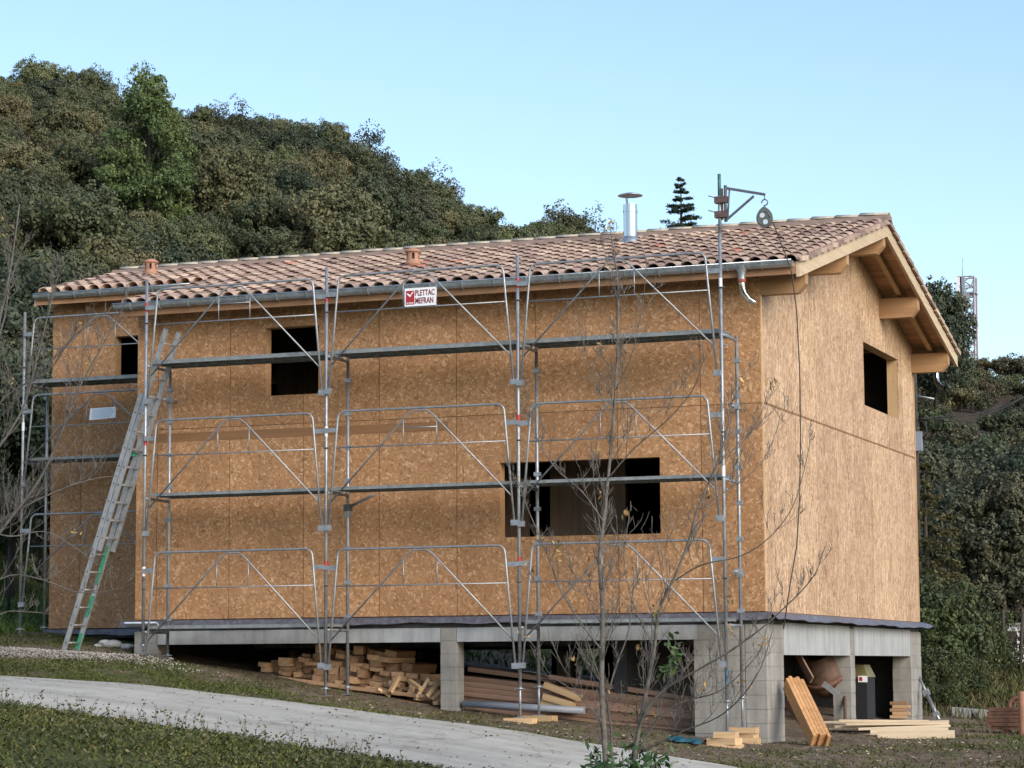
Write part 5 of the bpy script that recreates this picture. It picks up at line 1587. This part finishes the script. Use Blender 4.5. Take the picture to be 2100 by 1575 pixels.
# bare trees -----------------------------------------------------------
def bare_tree(name, label, limbs, seed, barkm, y0, twig=1.0, maxd=3, leaves=None, side=.5):
    """limbs: (points in the photo, start radius, end radius, depth offset); twigs grow from them"""
    rng = random.Random(seed); limb_tubes = []; tw = MB(); tips = []

    def grow(p, d, length, r, depth):
        n = max(3, int(length / .12)); pts = [p]; c = np.array(p); dd = np.array(d); bend = np.array((rng.uniform(-.5, .5), rng.uniform(-.5, .5), rng.uniform(.5, 1.3)))
        for k in range(n):
            dd = dd + bend * (.5 / n) + np.array((rng.uniform(-.06, .06), rng.uniform(-.06, .06), rng.uniform(-.03, .09))); dd /= np.linalg.norm(dd)
            c = c + dd * length / n; pts.append(c.copy())
        tw.poly_tube(pts, list(np.linspace(r, max(.0018, r * .35), len(pts))), 4 if r < .008 else 5, False)
        tips.append(pts[-1])
        if depth > 0:
            for k in range(rng.randint(2, 5)):
                i = rng.randint(1, len(pts) - 1); ax_ = np.array((rng.uniform(-1, 1), rng.uniform(-1, 1), rng.uniform(-.2, .9)))
                nd = dd * .55 + ax_ * .75; nd /= np.linalg.norm(nd)
                grow(pts[i], nd, length * rng.uniform(.35, .65), max(.0026, r * .5), depth - 1)
    root = thing(name, label, 'tree', (0, 0, 0))
    for L_, (pts, ra, rb, dep, ntw) in enumerate(limbs):
        P_ = []
        for k, (a, b) in enumerate(pts):
            f = k / (len(pts) - 1); P_.append(at(a, b, 1, y0 + dep * f))
        # smooth
        Q_ = []
        for k in range(len(P_) - 1):
            p0, p1, p2, p3 = P_[max(k - 1, 0)], P_[k], P_[k + 1], P_[min(k + 2, len(P_) - 1)]
            for j in range(4):
                u = j / 4; Q_.append(.5 * (2 * p1 + (p2 - p0) * u + (2 * p0 - 5 * p1 + 4 * p2 - p3) * u * u + (3 * p1 - p0 - 3 * p2 + p3) * u ** 3))
        Q_.append(P_[-1])
        rad = [ra + (rb - ra) * (k / (len(Q_) - 1)) ** .8 for k in range(len(Q_))]
        MB().poly_tube(Q_, rad, 9 if ra > .03 else 6).build('trunk' if ra > .025 else 'branch', barkm, root)
        for k in range(int(ntw * twig * .72)):
            i = rng.randint(max(1, int(len(Q_) * .12)), len(Q_) - 1); d = Q_[i] - Q_[i - 1]; d = d / np.linalg.norm(d)
            sd_ = np.array((rng.uniform(-1, 1), rng.uniform(-1, 1), rng.uniform(-.1, .9)))
            nd = d * .55 + sd_ * .8; nd /= np.linalg.norm(nd)
            grow(Q_[i], nd, rng.uniform(.25, .85) * (1.0 if ra > .02 else .7) * (1 - .65 * i / len(Q_)), min(.0065, rad[i] * .5), maxd - 1)
    tw.build('twigs', barkm, root, kind='stuff')
    if leaves:
        idx = [tips[rng.randrange(len(tips))] for _ in range(leaves)]
        P_ = np.repeat(np.array(idx), 4, 0); r_ = np.random.default_rng(seed); P_ = P_ + r_.normal(size=P_.shape) * .035
        Nn = unit(len(P_), r_); s_ = r_.uniform(.022, .045, len(P_)); V, Q = leaf_quads(P_, Nn, s_, s_ * .45, r_)
        obj('dry_leaves', np_mesh('dry_leaves', V, Q), 'leaf_dry', root, kind='stuff')
    return root


limbs = [
    ([(1246, 1680), (1241, 1540), (1234, 1400), (1236, 1250), (1230, 1150), (1240, 1050), (1250, 950), (1262, 800), (1268, 650), (1265, 560), (1252, 470)], 0.0359, .005, .4, 75),
    ([(1290, 1680), (1300, 1560), (1325, 1420), (1342, 1330), (1352, 1250), (1385, 1180), (1412, 1110), (1432, 1040), (1470, 950), (1492, 880), (1502, 790)], 0.0264, .005, -.5, 50),
    ([(1256, 1640), (1254, 1500), (1246, 1440), (1262, 1370), (1290, 1290), (1300, 1180)], 0.0158, .006, .5, 15),
    ([(1290, 1600), (1312, 1490), (1350, 1425), (1420, 1380), (1490, 1340), (1560, 1290), (1610, 1245), (1650, 1205), (1675, 1170), (1692, 1120)], 0.0180, .004, -.8, 32),
    ([(1300, 1560), (1345, 1480), (1400, 1440), (1470, 1420), (1520, 1380), (1560, 1330), (1578, 1260)], 0.0116, .004, -.4, 20),
    ([(1310, 1545), (1400, 1500), (1470, 1472), (1520, 1430), (1560, 1370), (1585, 1290)], 0.0106, .004, -1.0, 15),
    ([(1232, 1330), (1200, 1290), (1150, 1210), (1120, 1130), (1085, 1050), (1060, 980)], 0.0116, .004, .5, 20),
    ([(1236, 1250), (1190, 1215), (1130, 1195), (1080, 1190)], 0.0063, .003, -.3, 10),
    ([(1238, 1070), (1195, 1010), (1140, 960), (1100, 900), (1085, 830)], 0.0084, .004, .4, 20),
    ([(1248, 980), (1300, 920), (1370, 860), (1420, 800), (1445, 730)], 0.0084, .004, -.4, 20),
    ([(1256, 860), (1220, 780), (1195, 700), (1180, 630)], 0.0063, .003, .4, 15),
    ([(1262, 800), (1295, 730), (1315, 640), (1325, 560)], 0.0063, .003, -.4, 15),
    ([(1385, 1190), (1440, 1158), (1520, 1140), (1580, 1100), (1625, 1040), (1650, 960), (1662, 900)], 0.0084, .003, -.6, 17),
    ([(1432, 1045), (1500, 1000), (1560, 950), (1590, 890), (1600, 850)], 0.0069, .003, .4, 12),
    ([(1470, 950), (1530, 900), (1560, 850), (1575, 800)], 0.0053, .003, .3, 10),
    ([(1342, 1330), (1300, 1240), (1280, 1150), (1290, 1060)], 0.0079, .004, .5, 15),
    ([(1236, 1480), (1180, 1420), (1120, 1385), (1060, 1375)], 0.0074, .003, .2, 7),
]
bare_tree('bare_tree', 'slender leafless young tree with several stems at the road edge before the scaffold', limbs, 9, 'bark', -9.3, 1.0, 3, 36)
limbs2 = [
    ([(-70, 1500), (-60, 1300), (-45, 1150), (-30, 1000), (-25, 850), (-10, 700), (20, 560), (40, 420)], 0.0648, .008, .5, 40),
    ([(-45, 1150), (20, 1065), (80, 985), (120, 900), (160, 800), (215, 700), (255, 625)], 0.0288, .005, -.5, 40),
    ([(-40, 1100), (30, 1050), (110, 1010), (180, 985), (240, 975)], 0.0216, .005, .4, 26),
    ([(-50, 1220), (20, 1180), (90, 1190), (160, 1215), (230, 1210), (270, 1185)], 0.0144, .004, -.3, 18),
    ([(-30, 950), (10, 900), (50, 830), (75, 740), (100, 640), (120, 560)], 0.0216, .004, .3, 30),
    ([(-25, 850), (30, 800), (100, 760), (150, 690), (200, 660)], 0.0158, .004, -.4, 24),
    ([(-60, 1330), (0, 1260), (60, 1255), (110, 1260)], 0.0115, .004, .2, 10),
    ([(-20, 740), (10, 650), (20, 580), (50, 500)], 0.0144, .004, .2, 18),
    ([(-40, 1080), (20, 1100), (90, 1090), (150, 1120), (200, 1160)], 0.0130, .004, .5, 18),
]
bare_tree('bare_tree', 'spreading pale leafless tree reaching in front of the recessed end of the house', limbs2, 17, 'bark2', -5.0, 1.3, 3, 10)


def leafy(name, label, spots_, seed, size, m_, cat='plant'):
    rng = np.random.default_rng(seed); Ps = []; t = thing(name, label, cat)
    mb = MB()
    for (px, py, y, n, sx_, sz_) in spots_:
        c = at(px, py, 1, y); P_ = c + rng.normal(size=(n, 3)) * (sx_, sx_ * .8, sz_); Ps.append(P_)
        for k in range(max(2, n // 14)): mb.poly_tube([c + (rng.normal() * .05, 0, -sz_ * 1.6), c, P_[k]], [.006, .005, .002], 4, False)
    P_ = np.concatenate(Ps); Nn = unit(len(P_), rng) + (0, -.3, .5); Nn /= np.linalg.norm(Nn, axis=1)[:, None]
    s_ = size * rng.uniform(.7, 1.3, len(P_)); V, Q = leaf_quads(P_, Nn, s_, s_ * .38, rng)
    mb.build('stems', 'bark', t); obj('foliage', np_mesh('foliage', V, Q), m_, t)


leafy('laurel_shrub', 'glossy broad-leaved evergreen sprouting around the foot of the leafless stems', [(1222, 1560, -9.2, 60, .09, .10), (1260, 1575, -9.4, 70, .16, .07), (1310, 1572, -9.4, 60, .12, .08), (1345, 1560, -9.5, 60, .10, .07), (1300, 1530, -9.2, 40, .08, .08)], 1, .05, 'leaf_laurel')
leafy('laurel_sprig', 'bright green laurel sprig between the stems before the plank stack', [(1385, 1345, -9.0, 36, .05, .10), (1370, 1372, -9.0, 24, .05, .05)], 2, .055, 'leaf_laurel')
leafy('ivy', 'small-leaved ivy climbing the lower stems of the young tree', [(1305, 1440, -9.25, 50, .06, .12), (1285, 1480, -9.25, 40, .07, .10), (1275, 1420, -9.25, 30, .05, .06)], 3, .022, 'leaf_shrub')


# grass and weeds (uncountable) ---------------------------------------
def blades(name, label, xy, hmin, hmax, wid, m_, seed, lean=.5):
    rng = np.random.default_rng(seed); n = len(xy); z = gz(xy[:, 0], xy[:, 1]) - .01
    h = rng.uniform(hmin, hmax, n); a = rng.uniform(0, 6.283, n); w = wid * rng.uniform(.6, 1.4, n)
    u = np.stack([np.cos(a), np.sin(a), np.zeros(n)], 1) * w[:, None]
    tip = np.stack([rng.normal(size=n) * lean * h, rng.normal(size=n) * lean * h, h], 1)
    B = np.stack([xy[:, 0], xy[:, 1], z], 1); mid = B + tip * .55 + np.stack([np.zeros(n), np.zeros(n), h * .12], 1)
    V = np.stack([B - u, B + u, mid + u * .8, B + tip, mid - u * .8], 1).reshape(-1, 3)
    k = np.arange(n)[:, None] * 5
    me = bpy.data.meshes.new(name); Fs = (k + np.array([0, 1, 2, 3, 4])[None])
    me = np_mesh(name, V, Fs)
    obj(name, me, m_, label=label, cat='grass', kind='stuff')


def area(x0, x1, y0, y1, n, seed, keep=None):
    rng = np.random.default_rng(seed); xy = np.stack([rng.uniform(x0, x1, n), rng.uniform(y0, y1, n)], 1)
    # clumps
    c = rng.normal(size=(n, 2)) * .5
    f = np.sin(xy[:, 0] * 1.7 + np.sin(xy[:, 1] * 2.1)) + np.sin(xy[:, 1] * 2.9 + xy[:, 0] * .6) + rng.normal(size=n) * .8
    m_ = f > -1.3
    if keep is not None: m_ &= keep(xy, rng)
    return xy[m_]


xy = area(-17, 4, -16, YL + .05, 90000, 1)
blades('bank_grass', 'rough green and brown grass on the near bank below the road', xy, .03, .085, .010, 'grass', 2, .8)
rng = np.random.default_rng(8)
# broad weed leaves on the bank
xy = area(-17, 3, -15.5, YL - .02, 60000, 3)
zw = gz(xy[:, 0], xy[:, 1]); P_ = np.stack([xy[:, 0], xy[:, 1], zw + rng.uniform(.0, .07, len(xy)) + .06 * (np.sin(xy[:, 0] * 2.3) * np.sin(xy[:, 1] * 1.9) > .3)], 1)
Nn = unit(len(P_), rng) * .7 + (0, -.2, .8); Nn /= np.linalg.norm(Nn, axis=1)[:, None]; s_ = rng.uniform(.014, .034, len(P_))
V, Q = leaf_quads(P_, Nn, s_, s_ * .6, rng)
obj('weeds', np_mesh('weeds', V, Q), 'weed', label='low leafy weeds covering the near bank', cat='weeds', kind='stuff')
# tall stalks along the crest of the bank
xs_ = rng.uniform(-16, -2, 230); mb = MB(); Lp = []
for x in xs_:
    y = YL - .05 + rng.normal() * .12; z = g1(x, y); h = rng.uniform(.06, .30); a, b = rng.normal() * .3 * h, rng.normal() * .3 * h
    pts = [(x, y, z), (x + a * .4, y + b * .4, z + h * .6), (x + a, y + b, z + h)]; mb.poly_tube(pts, [.004, .003, .002], 4, False)
    for k in range(rng.integers(2, 7)):
        f = rng.uniform(.3, 1.0); Lp.append((x + a * f + rng.normal() * .02, y + b * f, z + h * f + rng.normal() * .01))
st_ = mb.build('stalks', 'bark', None, label='thin dry stalks sticking up along the road edge', cat='weeds', kind='stuff')
Lp = np.array(Lp); Nn = unit(len(Lp), rng); s_ = rng.uniform(.012, .03, len(Lp)); V, Q = leaf_quads(Lp, Nn, s_, s_ * .55, rng)
obj('stalk_leaves', np_mesh('stalk_leaves', V, Q), 'weed', label='small leaves on the stalks along the road edge', cat='weeds', kind='stuff')


def dirty(xy, rng):
    d = np.zeros(len(xy))
    for x, y, r, a in DIRT: d += a * np.exp(-((xy[:, 0] - x) ** 2 + (xy[:, 1] - y) ** 2) / r ** 2)
    return rng.random(len(xy)) > np.clip(d * 3.4, -.2, .9)


xy = area(-18, 6, YU - .08, .25, 230000, 5, dirty)
xy = np.concatenate([xy, area(-19, -10, .2, 3.2, 26000, 51)])
blades('verge_grass', 'short patchy grass between the road and the house', xy, .012, .05, .007, 'grass', 6, .9)
xy = area(.2, 12, -4.2, 14, 150000, 7, dirty)
blades('yard_grass', 'thin grass on the bare yard beyond the gable', xy, .012, .06, .009, 'grass', 8, .9)
xy = area(-24, -2.5, W + .2, 26, 30000, 9)
blades('meadow_grass', 'green grass behind the house seen through the gap below it', xy, .05, .16, .02, 'meadow', 10, .5)
xy = area(-20, -13.6, 1, 12, 14000, 12)
blades('side_grass', 'green grass beside the recessed end of the house', xy, .05, .16, .018, 'meadow', 13, .5)
xy = area(-6, 3, 11.5, 33, 26000, 14)
blades('tall_grass', 'tall dry grass at the foot of the shrubs beyond the gable', xy, .06, .28, .014, 'weed', 15, .5)
n = 3600; xy = np.stack([rng.uniform(-17, 6, n), rng.uniform(-4.6, -.3, n)], 1); xy[:900, 1] = rng.uniform(-8.0, -4.2, 900); xy[900:1900] = np.stack([rng.uniform(.3, 9, 1000), rng.uniform(-3.5, 9, 1000)], 1)
zw = gz(xy[:, 0], xy[:, 1]) + np.where((xy[:, 1] < YU) & (xy[:, 1] > YL), .10, .035); P_ = np.stack([xy[:, 0], xy[:, 1], zw], 1); Nn = unit(n, rng) * .6 + (0, 0, 1); Nn /= np.linalg.norm(Nn, axis=1)[:, None]
s_ = rng.uniform(.012, .03, n); V, Q = leaf_quads(P_, Nn, s_, s_ * .6, rng)
obj('fallen_leaves', np_mesh('fallen_leaves', V, Q), 'litter', label='dry fallen leaves scattered over the verge and the road', cat='leaves', kind='stuff')
# wood chips and pale rubble on the bare soil
n = 700; xy = np.stack([rng.normal(size=n) * 2.2 - 1.5, rng.uniform(-3.6, -.4, n)], 1); xy[n // 2:] = np.stack([rng.normal(size=n - n // 2) * 1.5 + 2.6, rng.uniform(-2.6, 1.5, n - n // 2)], 1)
zw = gz(xy[:, 0], xy[:, 1]) + .012; P_ = np.stack([xy[:, 0], xy[:, 1], zw], 1); Nn = unit(n, rng) * .4 + (0, 0, 1); Nn /= np.linalg.norm(Nn, axis=1)[:, None]
s_ = rng.uniform(.008, .04, n); V, Q = leaf_quads(P_, Nn, s_, s_ * .5, rng)
obj('wood_chips', np_mesh('wood_chips', V, Q), 'pale', label='pale wood chips scattered on the bare soil before the house', cat='chips', kind='stuff')
